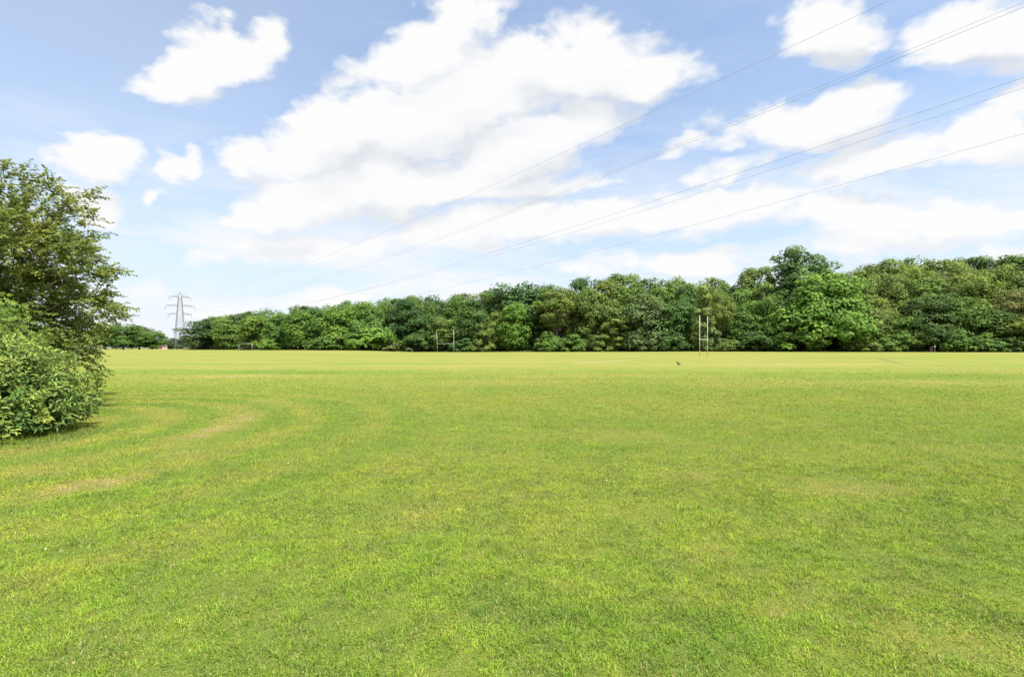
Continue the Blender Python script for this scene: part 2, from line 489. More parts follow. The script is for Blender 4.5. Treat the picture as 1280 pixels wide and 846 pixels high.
def leaf_quads(P, N, size, aspect=1.4, r=rng):
    """rhombic leaf sprays: centre, normal, half-size"""
    n = len(P)
    ref = norm(r.normal(0, 1, (n, 3)))
    u = norm(np.cross(N, ref)); v = np.cross(N, u)
    su = (size * aspect)[:, None]; sv = size[:, None]
    V = np.stack([P - u * su, P - v * sv * 0.8, P + u * su, P + v * sv], 1).reshape(-1, 3)
    k = np.arange(n) * 4
    return V, np.stack([k, k + 1, k + 2, k + 3], 1)

# forms: (width, height, clear trunk fraction, profile, clump number, clump radius, gap)
def profile(form, z):
    z = np.clip(z, 0, 1)
    if form == 'dome': return np.sqrt(np.clip(1 - ((z - 0.38) / 0.64) ** 2, 0.02, 1))
    if form == 'round': return np.sqrt(np.clip(1 - ((z - 0.44) / 0.57) ** 2, 0.02, 1))
    if form == 'spread': return np.sqrt(np.clip(1 - ((z - 0.30) / 0.72) ** 2, 0.02, 1)) * (0.8 + 0.2 * np.sin(z * 7))
    if form == 'column': return np.clip(1.06 * (1 - z) ** 0.55 * (0.55 + 1.2 * z), 0.05, 1)
    if form == 'open': return np.sqrt(np.clip(1 - ((z - 0.62) / 0.42) ** 2, 0.02, 1)) * (z > 0.18)
    if form == 'mound': return np.sqrt(np.clip(1 - (z / 1.02) ** 2, 0.02, 1))
    return np.ones_like(z)

FORMS = {  # W, H, clear, clumps, clump radius, leaves per clump, leaf half size
    'dome': (13.0, 17.0, 0.03, 105, (1.25, 2.3), 105, (0.14, 0.30)),
    'round': (12.0, 17.0, 0.05, 95, (1.15, 2.2), 105, (0.14, 0.30)),
    'spread': (18.0, 16.0, 0.05, 135, (1.25, 2.4), 110, (0.15, 0.30)),
    'column': (8.0, 17.0, 0.03, 70, (0.8, 1.4), 90, (0.14, 0.28)),
    'open': (14.0, 22.0, 0.22, 75, (1.1, 2.0), 105, (0.15, 0.30)),
    'mound': (7.0, 4.5, 0.0, 50, (0.6, 1.1), 80, (0.12, 0.22)),
}

def make_tree_meshes(form, seed, bark):
    r = np.random.default_rng(seed)
    W, H, clear, nc, (ra, rb), nl, (la, lb) = FORMS[form]
    z0 = H * clear
    zc = r.uniform(0.02, 1.0, nc * 4)
    pr = profile(form, zc)
    sel = r.uniform(0, 1, nc * 4) < pr ** 1.2
    zc, pr = zc[sel][:nc], pr[sel][:nc]; nc = len(zc)
    th = r.uniform(0, 2 * math.pi, nc)
    ph = r.uniform(0, 6.28, 4)
    lob = 1 + 0.13 * np.sin(2 * th + ph[0] + 3 * zc) + 0.12 * np.sin(3 * th + ph[1] - 5 * zc) + 0.09 * np.sin(5 * th + ph[2] + 9 * zc)
    fr = np.where(r.uniform(0, 1, nc) < 0.72, r.uniform(0.78, 1.0, nc), r.uniform(0.25, 0.78, nc))
    rad = (W / 2 - ra * 0.7) * pr * lob * fr
    rc = r.uniform(ra, rb, nc)
    C = np.stack([rad * np.cos(th), rad * np.sin(th), z0 + zc * (H - z0) * 0.95 + 0.35], 1)
    C[:, 2] = np.maximum(C[:, 2], rc * 0.55)
    cl = r.uniform(0, 1, nc)
    # leaves on the upper skin of each clump
    ci = np.repeat(np.arange(nc), nl); n = len(ci)
    d = norm(r.normal(0, 1, (n, 3)))
    flip = (d[:, 2] < -0.15) & (r.uniform(0, 1, n) < 0.75); d[flip, 2] *= -1
    rr = rc[ci] * (0.55 + 0.55 * r.uniform(0, 1, n) ** 0.5) * (1 + 0.18 * np.sin(d[:, 0] * 7 + ci) * np.sin(d[:, 1] * 6 + ci * 2))
    P = C[ci] + d * rr[:, None] * np.array([1.05, 1.05, 0.88])
    outw = norm(np.stack([C[ci, 0], C[ci, 1], (C[ci, 2] - H * 0.5) * 0.6], 1))
    N = norm(d * 0.9 + outw * 0.25 + np.array([0, 0, 0.35]) + r.normal(0, 0.36, (n, 3)))
    V, Qd = leaf_quads(P, N, r.uniform(la, lb, n), 1.35, r)
    V[:, 2] = np.maximum(V[:, 2], 0.05)
    tn = np.clip(0.5 + 0.30 * (cl[ci] - 0.5) + r.normal(0, 0.17, n), 0, 1)
    crown = mesh_np('crown', V, [Qd], M_leaf, {'tint': ('FACE', tn), 'clump': ('FACE', cl[ci])})
    # trunk with limbs
    mb = MB()
    tr = H * 0.021
    top = H * (0.72 if form != 'mound' else 0.5)
    zz = np.linspace(-0.3, top, 9)
    wob = np.cumsum(r.normal(0, 0.12, (9, 2)), axis=0) * (zz / H)[:, None] * 2
    pts = np.stack([wob[:, 0], wob[:, 1], zz], 1)
    mb.tube(pts, tr * (1 - 0.85 * (zz + .3) / (top + .3)) * np.where(zz < 0.2, 1.35, 1.0), 9)
    order = r.permutation(nc)[: (26 if form == 'open' else 18)]
    for i in order:
        e = C[i]
        zs = np.clip(e[2] * r.uniform(0.45, 0.7), 0.6, top * 0.9)
        s = np.array([np.interp(zs, zz, pts[:, 0]), np.interp(zs, zz, pts[:, 1]), zs])
        q = np.linspace(0, 1, 6)[:, None]
        mid = s + (e - s) * q + np.array([0, 0, 1]) * (np.sin(q * math.pi) * 0.10 * np.linalg.norm(e - s)) + r.normal(0, 0.10, (6, 3)) * np.sin(q * math.pi)
        mb.tube(mid, tr * 0.42 * (1 - 0.8 * q[:, 0]), 5)
    return crown, mb.mesh('trunk', bark, True)

PROTO = {}
for form, seeds in (('dome', (1, 2, 3, 4)), ('round', (5, 6, 7, 8)), ('spread', (9, 10)), ('column', (11, 12)), ('open', (13, 14)), ('mound', (15, 16, 17))):
    PROTO[form] = [make_tree_meshes(form, s, M_bark) for s in seeds]
PROTO['open_pale'] = [make_tree_meshes('open', 31, M_bark_pale)]
FORMS['open_pale'] = FORMS['open']

COLOURS = {'pale': ((0.188, 0.234, 0.068), 'pale yellow-green'), 'dark': ((0.067, 0.125, 0.033), 'dark green'), 'mid': ((0.095, 0.169, 0.036), 'mid green'), 'bright': ((0.113, 0.201, 0.035), 'bright green'),
           'yellow': ((0.137, 0.194, 0.042), 'yellow-green'), 'olive': ((0.116, 0.170, 0.040), 'olive green'), 'grey': ((0.095, 0.149, 0.052), 'grey-green'),
           'brown': ((0.125, 0.138, 0.050), 'brownish'), 'deep': ((0.056, 0.106, 0.034), 'deep blue-green')}
SHAPE = {'dome': 'domed', 'round': 'rounded', 'spread': 'spreading', 'column': 'slim upright', 'open': 'tall open', 'open_pale': 'open-crowned', 'mound': 'low mounded'}

# (photo x of trunk, depth behind the wood edge, photo y of top, photo width, colour, form, row, own label or None)
W = []
def t(px, back, top, wide, colour, form, row, label=None, depth=None): W.append(dict(px=px, back=back, top=top, wide=wide, c=colour, form=form, row=row, label=label, depth=depth))
# wood edge, left to right
t(258, 4, 400, 50, 'deep', 'dome', 'edge', 'deep green domed tree ending the wood, just right of the pylon')
t(288, 6, 395, 42, 'mid', 'dome', 'edge')
t(324, 5, 392, 46, 'bright', 'dome', 'edge')
t(352, 4, 394, 36, 'mid', 'round', 'edge')
t(377, 5, 389, 42, 'bright', 'round', 'edge')
t(402, 6, 391, 36, 'mid', 'dome', 'edge')
t(428, 6, 384, 48, 'bright', 'dome', 'edge')
t(458, 6, 380, 64, 'mid', 'spread', 'edge')
t(507, 8, 376, 48, 'deep', 'dome', 'edge')
t(530, 6, 392, 40, 'dark', 'dome', 'edge')
t(556, 3, 398, 46, 'olive', 'round', 'edge', 'olive rounded tree straight behind the far rugby posts')
t(590, 5, 378, 46, 'dark', 'dome', 'edge')
t(617, 4, 390, 34, 'olive', 'round', 'edge')
t(643, 2, 381, 40, 'bright', 'round', 'edge', 'bright fresh green rounded tree below the dark twin-topped skyline tree')
t(668, 7, 385, 34, 'dark', 'column', 'edge')
t(697, 5, 364, 56, 'yellow', 'open_pale', 'edge', 'pale yellow-green tree with bare lower trunk right of the bright rounded tree')
t(738, 6, 363, 46, 'olive', 'dome', 'edge')
t(775, 2, 386, 34, 'yellow', 'column', 'edge')
t(808, 4, 369, 60, 'grey', 'dome', 'edge')
t(845, 4, 374, 44, 'dark', 'dome', 'edge')
t(879, -1, 360, 30, 'pale', 'column', 'edge', 'slim pale yellow-green tree rising straight above the near rugby posts')
t(899, 0, 368, 32, 'yellow', 'open_pale', 'edge', 'olive tree with bare pinkish trunk just right of the near rugby posts')
t(925, 5, 384, 52, 'mid', 'dome', 'edge')
t(962, 5, 374, 60, 'mid', 'spread', 'edge')
t(1030, 3, 346, 116, 'bright', 'spread', 'edge', 'broad bright green spreading oak with a short trunk, below the tall skyline oak')
t(1093, 4, 388, 48, 'olive', 'dome', 'edge')
t(1126, 2, 398, 54, 'mid', 'spread', 'edge')
t(1162, 4, 372, 82, 'dark', 'spread', 'edge', 'dark green spreading tree overhanging the wooden waymark post')
t(1204, 4, 374, 60, 'mid', 'dome', 'edge')
t(1238, 5, 385, 50, 'dark', 'dome', 'edge')
t(1276, 1, 399, 56, 'yellow', 'round', 'edge', 'pale yellow-green bushy tree at the right end of the wood edge')
t(1325, 4, 365, 70, 'mid', 'dome', 'out'); t(1385, 4, 370, 70, 'dark', 'dome', 'out')
# second row, crowns seen over the edge
t(270, 16, 402, 40, 'dark', 'round', 'second')
t(305, 18, 393, 40, 'dark', 'dome', 'second')
t(342, 18, 388, 40, 'mid', 'round', 'second')
t(392, 16, 386, 36, 'dark', 'round', 'second')
t(412, 18, 384, 34, 'mid', 'round', 'second')
t(445, 20, 379, 46, 'dark', 'round', 'second')
t(482, 18, 378, 44, 'olive', 'dome', 'second')
t(522, 20, 374, 44, 'olive', 'dome', 'second')
t(548, 18, 376, 40, 'dark', 'round', 'second')
t(574, 18, 372, 42, 'mid', 'dome', 'second')
t(606, 16, 368, 44, 'olive', 'dome', 'second')
t(628, 18, 366, 40, 'dark', 'round', 'second')
t(676, 18, 362, 44, 'olive', 'round', 'second')
t(715, 16, 360, 44, 'olive', 'dome', 'second')
t(758, 16, 354, 54, 'olive', 'dome', 'second')
t(790, 18, 358, 46, 'mid', 'round', 'second')
t(828, 18, 357, 46, 'mid', 'dome', 'second')
t(862, 18, 358, 44, 'dark', 'dome', 'second')
t(908, 18, 358, 50, 'mid', 'dome', 'second')
t(945, 18, 354, 54, 'mid', 'round', 'second')
t(985, 18, 352, 60, 'dark', 'dome', 'second')
t(1072, 15, 352, 64, 'olive', 'spread', 'second')
t(1088, 9, 371, 44, 'yellow', 'dome', 'second')
t(1122, 17, 348, 66, 'olive', 'spread', 'second')
t(1160, 16, 350, 60, 'mid', 'dome', 'second')
t(1188, 13, 362, 50, 'dark', 'dome', 'second')
t(1222, 11, 350, 72, 'yellow', 'spread', 'second')
t(1262, 7, 366, 44, 'brown', 'open_pale', 'second', 'brownish half-bare tree above the pale bushy tree at the right end')
t(1290, 14, 352, 56, 'mid', 'dome', 'out'); t(1345, 14, 350, 70, 'olive', 'spread', 'out')
# skyline row
t(272, 30, 397, 36, 'mid', 'open', 'skyline')
t(318, 30, 391, 36, 'mid', 'open', 'skyline')
t(378, 30, 384, 34, 'dark', 'open', 'skyline')
t(436, 30, 379, 40, 'dark', 'open', 'skyline')
t(492, 32, 375, 44, 'mid', 'open', 'skyline')
t(516, 34, 373, 40, 'olive', 'open', 'skyline')
t(540, 34, 373, 44, 'dark', 'dome', 'skyline')
t(580, 32, 369, 48, 'olive', 'dome', 'skyline')
t(612, 32, 366, 40, 'dark', 'open', 'skyline')
t(653, 17, 351, 82, 'deep', 'dome', 'skyline', 'dark twin-topped tree standing above the bright fresh green rounded tree')
t(690, 34, 360, 44, 'dark', 'open', 'skyline')
t(731, 30, 351, 46, 'dark', 'dome', 'skyline')
t(778, 32, 346, 56, 'olive', 'open', 'skyline')
t(815, 34, 352, 50, 'dark', 'open', 'skyline')
t(850, 32, 351, 52, 'yellow', 'dome', 'skyline')
t(890, 34, 350, 52, 'olive', 'dome', 'skyline')
t(922, 34, 349, 46, 'mid', 'dome', 'skyline')
t(946, 30, 338, 48, 'olive', 'open', 'skyline')
t(996, 24, 314, 78, 'grey', 'open', 'skyline', 'tallest oak of the wood, dark open crown high above the skyline')
t(1056, 34, 344, 60, 'olive', 'dome', 'skyline')
t(1085, 40, 334, 60, 'olive', 'spread', 'skyline')
t(1112, 38, 328, 56, 'yellow', 'dome', 'skyline')
t(1146, 42, 325, 62, 'olive', 'spread', 'skyline')
t(1142, 28, 338, 60, 'yellow', 'spread', 'third')
t(1184, 40, 327, 56, 'olive', 'dome', 'skyline')
t(1180, 27, 340, 60, 'yellow', 'dome', 'third')
t(1214, 44, 324, 56, 'mid', 'open', 'skyline')
t(1242, 42, 328, 50, 'grey', 'open', 'skyline')
t(1208, 25, 338, 56, 'olive', 'spread', 'third')
t(1250, 26, 336, 60, 'yellow', 'spread', 'third')
t(1100, 26, 345, 60, 'olive', 'spread', 'third')
t(1272, 38, 323, 60, 'mid', 'dome', 'skyline')
t(1310, 36, 328, 66, 'olive', 'dome', 'out'); t(1370, 34, 332, 80, 'mid', 'spread', 'out')
# shrubs along the foot of the wood
t(338, -3, 424, 30, 'bright', 'mound', 'shrub')
t(415, -3, 418, 46, 'mid', 'mound', 'shrub')
t(462, -5, 412, 58, 'bright', 'mound', 'shrub')
t(482, -5, 424, 30, 'brown', 'mound', 'shrub', 'low brownish shrub where the ground dips, left of the far rugby posts')
t(520, -1, 420, 36, 'dark', 'mound', 'shrub')
t(583, -1, 424, 34, 'dark', 'mound', 'shrub')
t(604, -1, 416, 30, 'olive', 'mound', 'shrub')
t(686, -1, 419, 34, 'mid', 'mound', 'shrub')
t(716, -1, 420, 36, 'mid', 'mound', 'shrub')
t(750, -1, 420, 30, 'olive', 'mound', 'shrub')
t(800, -1, 414, 44, 'grey', 'mound', 'shrub')
t(838, -1, 416, 40, 'dark', 'mound', 'shrub')
t(889, -2, 414, 26, 'grey', 'mound', 'shrub')
t(910, -1, 426, 34, 'olive', 'mound', 'shrub')
t(945, -1, 416, 44, 'dark', 'mound', 'shrub')
t(990, -1, 404, 54, 'bright', 'mound', 'shrub')
t(1072, -1, 422, 40, 'olive', 'mound', 'shrub')
t(1108, -1, 420, 40, 'mid', 'mound', 'shrub')
t(1192, -1, 414, 44, 'mid', 'mound', 'shrub')
t(1226, -1, 420, 40, 'mid', 'mound', 'shrub')
t(1252, -1, 424, 36, 'dark', 'mound', 'shrub')
# clump of trees left of the pylon and the low trees at its foot
for px, top, wd, c in ((60, 408, 46, 'mid'), (100, 410, 44, 'dark'), (132, 408, 40, 'mid'), (154, 406, 38, 'mid'), (174, 408, 36, 'dark'), (190, 413, 28, 'mid')):
    t(px, 0, top, wd, c, 'dome', 'clump', None, 300 + (px % 7))
t(206, 0, 426, 22, 'olive', 'dome', 'low', 'low olive tree left of the foot of the pylon', 540)
t(221, 0, 423, 26, 'deep', 'dome', 'low', 'low dark rounded tree directly behind the foot of the pylon', 545)
t(234, 0, 424, 22, 'dark', 'dome', 'low', 'low dark tree between the pylon and the wood', 560)
t(246, 0, 420, 24, 'dark', 'dome', 'out', None, 520)

LAND = [(306, 'football goal'), (556, 'far rugby posts'), (880, 'near rugby posts'), (1168, 'waymark post')]
ROWNAME = {'edge': 'tree on the wood edge', 'second': 'treetop in the second row', 'skyline': 'treetop on the skyline', 'third': 'treetop just below the skyline', 'shrub': 'shrub at the wood foot'}
ORD = ['first', 'second', 'third', 'fourth', 'fifth', 'sixth', 'seventh', 'eighth', 'ninth', 'tenth']
for row in ROWNAME:
    items = sorted([d for d in W if d['row'] == row], key=lambda d: d['px'])
    for d in items:
        if d['label']: continue
        lx, ln = min(LAND, key=lambda L: abs(L[0] - d['px']))
        side = 'left' if d['px'] < lx else 'right'
        between = [e for e in items if (d['px'] <= e['px'] < lx if side == 'left' else lx <= e['px'] <= d['px'])]
        n = len(between) - 1
        d['label'] = '%s %s %s, %s %s of the %s' % (COLOURS[d['c']][1], SHAPE[d['form']], ROWNAME[row], ORD[n], side, ln)
cl = sorted([d for d in W if d['row'] == 'clump'], key=lambda d: -d['px'])
for i, d in enumerate(cl):
    d['label'] = '%s tree of the far clump left of the pylon, %s counting leftwards' % (COLOURS[d['c']][1], ORD[i])
out = [d for d in W if d['row'] == 'out']
for i, d in enumerate(out):
    d['label'] = '%s %s tree of the wood, %s past the right border' % (COLOURS[d['c']][1], SHAPE[d['form']], ORD[i]) if d['px'] > 1280 else 'low dark tree hidden behind the left end of the wood'

CROWN_DEPTH = 0
cnt = {}
rt = random.Random(5)
for d in W:
    depth = d['depth'] or float(line_depth(d['px'])) + d['back']
    p = at(d['px'], depth)
    form = d['form']
    k = cnt.get(form, 0); cnt[form] = k + 1
    crown, trunk = PROTO[form][k % len(PROTO[form])]
    fw, fh = FORMS[form][0], FORMS[form][1]
    hgt = max(1.5, z_of(d['top'], depth) - p.z)
    wid = d['wide'] / F * depth
    shrub = d['row'] == 'shrub'
    r_ = root('shrub' if shrub else 'tree', p, d['label'], 'shrub' if shrub else 'tree',
              'shrubs along the foot of the wood' if shrub else ('trees of the far clump by the pylon' if d['row'] in ('clump', 'low') else 'trees of the wood beyond the field'), rt.uniform(0, 6.28))
    s = wid * 1.10 / fw
    r_.scale = (s, s, hgt * 1.0 / (fh * 0.985))
    base, _ = COLOURS[d['c']]
    j = rt.uniform(0.88, 1.14); hue = rt.uniform(0.93, 1.07)
    c = link('crown', crown, r_); c.color = (base[0] * j * hue, base[1] * j, base[2] * j, 1)
    link('trunk', trunk, r_)

# undergrowth: bramble and long grass along the foot of the wood, with the thicket of saplings inside it
def build_undergrowth():
    n1, n2 = 22000, 60000
    px = np.concatenate([rng.uniform(232, 1420, n1), rng.uniform(236, 1420, n2)]); n = n1 + n2
    b = np.concatenate([rng.uniform(-2.5, 8, n1), rng.uniform(6, 20, n2)])
    D = line_depth(px) + b
    x = (px - F) / F * D
    low = (0.35 + 0.9 * smooth(-2, 4, b)) * (1.0 + 0.5 * np.sin(px * 0.21) + 0.4 * np.sin(px * 0.077 + 1))
    tall = 6.0 + 1.2 * np.sin(px * 0.13 + b) + 0.9 * np.sin(px * 0.31 + 2)
    hmax = np.where(np.arange(n) < n1, np.clip(low, 0.15, 2.4), np.clip(tall, 2.0, 8.5))
    z = ground_z(x, D) + rng.uniform(0.0, 1, n) * hmax
    N = norm(rng.normal(0, 0.5, (n, 3)) + np.array([0, -0.6, 0.7]))
    V, Qd = leaf_quads(np.stack([x, D, z], 1), N, np.where(np.arange(n) < n1, rng.uniform(0.10, 0.24, n), rng.uniform(0.2, 0.42, n)), 1.5)
    o = link('undergrowth', mesh_np('undergrowth', V, [Qd], M_leaf, {'tint': ('FACE', np.clip(rng.normal(.5, .2, n), 0, 1)), 'clump': ('FACE', np.clip(.5 + .4 * np.sin(px * .13), 0, 1))}))
    o.color = (0.070, 0.108, 0.030, 1)
    tag(o, 'low brambles and dense thicket along the foot of the wood', 'undergrowth', kind='stuff')
build_undergrowth()

def build_rough_grass():
    n = 15000
    px = rng.uniform(236, 1420, n); b = rng.uniform(-4.2, -0.6, n) + 0.8 * np.sin(px * 0.19) + 0.5 * np.sin(px * 0.53)
    D = line_depth(px) + b; x = (px - F) / F * D
    h = rng.uniform(0.12, 0.55, n) * (0.7 + 0.5 * np.sin(px * 0.31 + 1) * np.sin(px * 0.11))
    z = ground_z(x, D); w = rng.uniform(0.03, 0.07, n); a = rng.uniform(0, 3.14, n); l = rng.normal(0, 0.16, (n, 2))
    s_ = np.stack([np.cos(a) * w, np.sin(a) * w, np.zeros(n)], 1); p = np.stack([x, D, z - 0.02], 1)
    V = np.stack([p - s_, p + s_, p + np.stack([l[:, 0], l[:, 1], h], 1)], 1).reshape(-1, 3)
    k = np.arange(n) * 3
    o = link('rough_grass', mesh_np('rough_grass', V, [np.stack([k, k + 1, k + 2], 1)], M_leaf, {'tint': ('FACE', rng.uniform(.2, .9, n)), 'clump': ('FACE', rng.uniform(0, .9, n))}))
    o.color = (0.120, 0.150, 0.040, 1)
    tag(o, 'uneven strip of long unmown grass along the edge of the wood', 'long grass', kind='stuff')
build_rough_grass()

# ------------------------------------------------------------------ near tree (left) grown from twig tips
def leaves_along(P, D, L, Wd, N, fold=0.25):
    """leaf blades: base P, direction D, length L, width Wd, normal N; folded lens of six vertices, four faces"""
    S = norm(np.cross(D, N)); N2 = np.cross(S, D)
    L = L[:, None]; Wd = Wd[:, None]
    m1 = P + D * L * 0.30; m2 = P + D * L * 0.66 - N2 * L * 0.04; tip = P + D * L - N2 * L * 0.14
    lift = N2 * Wd * fold
    V = np.stack([P, m1 + S * Wd * .48 + lift, m2 + S * Wd * .40 + lift, tip, m2 - S * Wd * .40 + lift, m1 - S * Wd * .48 + lift, m1, m2], 1)
    n = len(P); k = np.arange(n) * 8
    q = np.concatenate([np.stack([k + 6, k + 1, k + 2, k + 7], 1), np.stack([k + 5, k + 6, k + 7, k + 4], 1)])
    tr = np.concatenate([np.stack([k, k + 1, k + 6], 1), np.stack([k, k + 6, k + 5], 1), np.stack([k + 7, k + 2, k + 3], 1), np.stack([k + 4, k + 7, k + 3], 1)])
    return V.reshape(-1, 3), q, tr

def near_tree():
    r = np.random.default_rng(77)
    base = np.array([-15.1, 13.9, 0.0])
    ce = np.array([-15.0, 13.6, 3.5]); ra = np.array([3.75, 3.5, 3.0])
    A = []
    while len(A) < 960:
        d = norm(r.normal(0, 1, 3)); f = r.uniform(0.22, 1) ** 0.5
        lob = 1 + 0.13 * math.sin(5 * d[0] + 3 * d[2] + 1) + 0.15 * math.sin(9 * d[2] + 4 * d[1] + 0.6)
        p = ce + d * ra * f * lob
        if p[2] < 0.9: continue
        if p[0] < -15.4 and r.uniform() < 0.75: continue
        A.append(p)
    # sprays that stand out of the outline in the photograph
    for px, py, dep in ((134, 238, 13.4), (120, 244, 13.4), (100, 246, 13.5), (80, 226, 13.6), (124, 300, 13.2), (128, 268, 13.4), (130, 333, 13.3), (162, 381, 13.2), (152, 384, 13.3), (150, 400, 13.2),
                        (140, 392, 13.4), (125, 428, 13.4), (112, 452, 13.2), (60, 224, 13.4), (20, 205, 13.0), (8, 190, 13.2), (118, 372, 13.2), (140, 410, 13.5), (100, 440, 13.1), (92, 450, 13.4), (128, 418, 13.0)):
        px -= 16; py += 3
        A.append(np.array([(px - F) / F * dep, dep, z_of(py, dep)]))
    A = np.array(A)
    nodes = [base + np.array([0, 0, -0.3]), base + [0, 0, .6], base + [0.05, 0, 1.2], base + [0.12, -.05, 1.9], base + [0.15, -.1, 2.7], base + [0.1, -.1, 3.6], base + [0.1, -.2, 4.6]]
    par = [-1, 0, 1, 2, 3, 4, 5]
    hub = base + np.array([0.1, -0.1, 2.2])
    order = np.argsort(np.linalg.norm(A - hub, axis=1))
    tips = []
    for i in order:
        a = A[i]; NN = np.array(nodes)
        v = a - NN; dist = np.linalg.norm(v, axis=1)
        pen = dist + 0.35 * np.maximum(0, NN[:, 2] - a[2] + 0.1 * dist) + 0.10 * np.linalg.norm(NN - hub, axis=1) + np.where(np.arange(len(NN)) < 2, 3, 0)
        j = int(np.argmin(pen)); seg = max(1, int(dist[j] / 0.45))
        s = NN[j]; prev = j
        for q in range(1, seg + 1):
            f = q / seg
            p = s + (a - s) * f + np.array([0, 0, 0.12 * dist[j] * math.sin(math.pi * f)]) + r.normal(0, 0.03, 3) * (f < 1)
            nodes.append(p); par.append(prev); prev = len(nodes) - 1
        tips.append(prev)
    NN = np.array(nodes); par = np.array(par)
    load = np.zeros(len(NN)); load[tips] = 1
    for i in range(len(NN) - 1, 0, -1): load[par[i]] += load[i]
    rad = 0.0036 * np.sqrt(load + 0.4); rad[:2] *= 1.15
    mb = MB()
    for i in range(1, len(NN)):
        mb.tube([NN[par[i]], NN[i]], [min(rad[par[i]], rad[i] * 1.5), rad[i]], 6 if load[i] > 12 else 4, cap=False)
    # leafy sprays
    P, D, N, Ls, Ws, tn, cu = [], [], [], [], [], [], []
    tw = MB()
    for ti in tips:
        a = NN[ti]; outd = norm(a - (ce + np.array([0, 0, -1.2])))
        u = r.uniform(0, 1)
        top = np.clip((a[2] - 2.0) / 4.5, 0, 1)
        for k in range(int(r.integers(6, 9))):
            d = norm(outd * 0.75 + r.normal(0, 0.55, 3) * np.array([1, 1, 0.6]) + np.array([0, 0, 0.10]))
            L = r.uniform(0.25, 0.62)
            s = a - outd * r.uniform(0, 0.25)
            nn = int(L / 0.038)
            f = np.linspace(0.12, 1, nn)[:, None]
            line = s + d * L * f + np.array([0, 0, -0.22 * L]) * f ** 2
            tw.tube(line[::max(1, nn // 3)], 0.0028, 3, cap=False)
            sideb = norm(np.cross(d, [0, 0, 1.0]))
            sg = np.where(np.arange(nn) % 2 == 0, 1, -1)[:, None]
            ld = norm(d * 0.45 + sideb * sg * 0.75 + r.normal(0, 0.30, (nn, 3)) + np.array([0, 0, -0.12]))
            P.append(line + r.normal(0, .012, (nn, 3))); D.append(ld)
            N.append(norm(np.array([0, 0, 1.0]) + r.normal(0, 0.42, (nn, 3)) + outd * 0.2))
            ll = r.uniform(0.068, 0.118, nn); Ls.append(ll); Ws.append(ll * r.uniform(0.5, 0.7, nn))
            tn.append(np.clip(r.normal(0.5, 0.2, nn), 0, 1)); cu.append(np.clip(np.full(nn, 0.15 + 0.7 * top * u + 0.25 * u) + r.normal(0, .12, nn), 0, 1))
    P, D, N = map(np.concatenate, (P, D, N)); Ls, Ws, tn, cu = map(np.concatenate, (Ls, Ws, tn, cu))
    N = norm(N - D * np.sum(N * D, 1, keepdims=True))
    V, q, tr = leaves_along(P, D, Ls, Ws, N)
    ml = mat_near_leaf('hawthorn_leaf', (0.240, 0.250, 0.050), (0.122, 0.195, 0.042), (0.27, 0.19, 0.06), 0.55, 0.2, 0.42)
    rt_ = root('leafy_tree', Vector(base), 'airy broadleaf tree with olive-tinged leaves rising behind the dense bush', 'tree')
    link('trunk', mb.mesh('trunk', M_twig, True), rt_).matrix_parent_inverse.identity()
    for me_name, me in (('crown', mesh_np('crown', V, [q, tr], ml, {'tint': ('POINT', np.repeat(tn, 8)), 'clump': ('POINT', np.repeat(cu, 8))})),
                        ('twigs', tw.mesh('twigs', M_twig))):
        link(me_name, me, rt_)
    for ch in rt_.children: ch.location = -Vector(base)
near_tree()

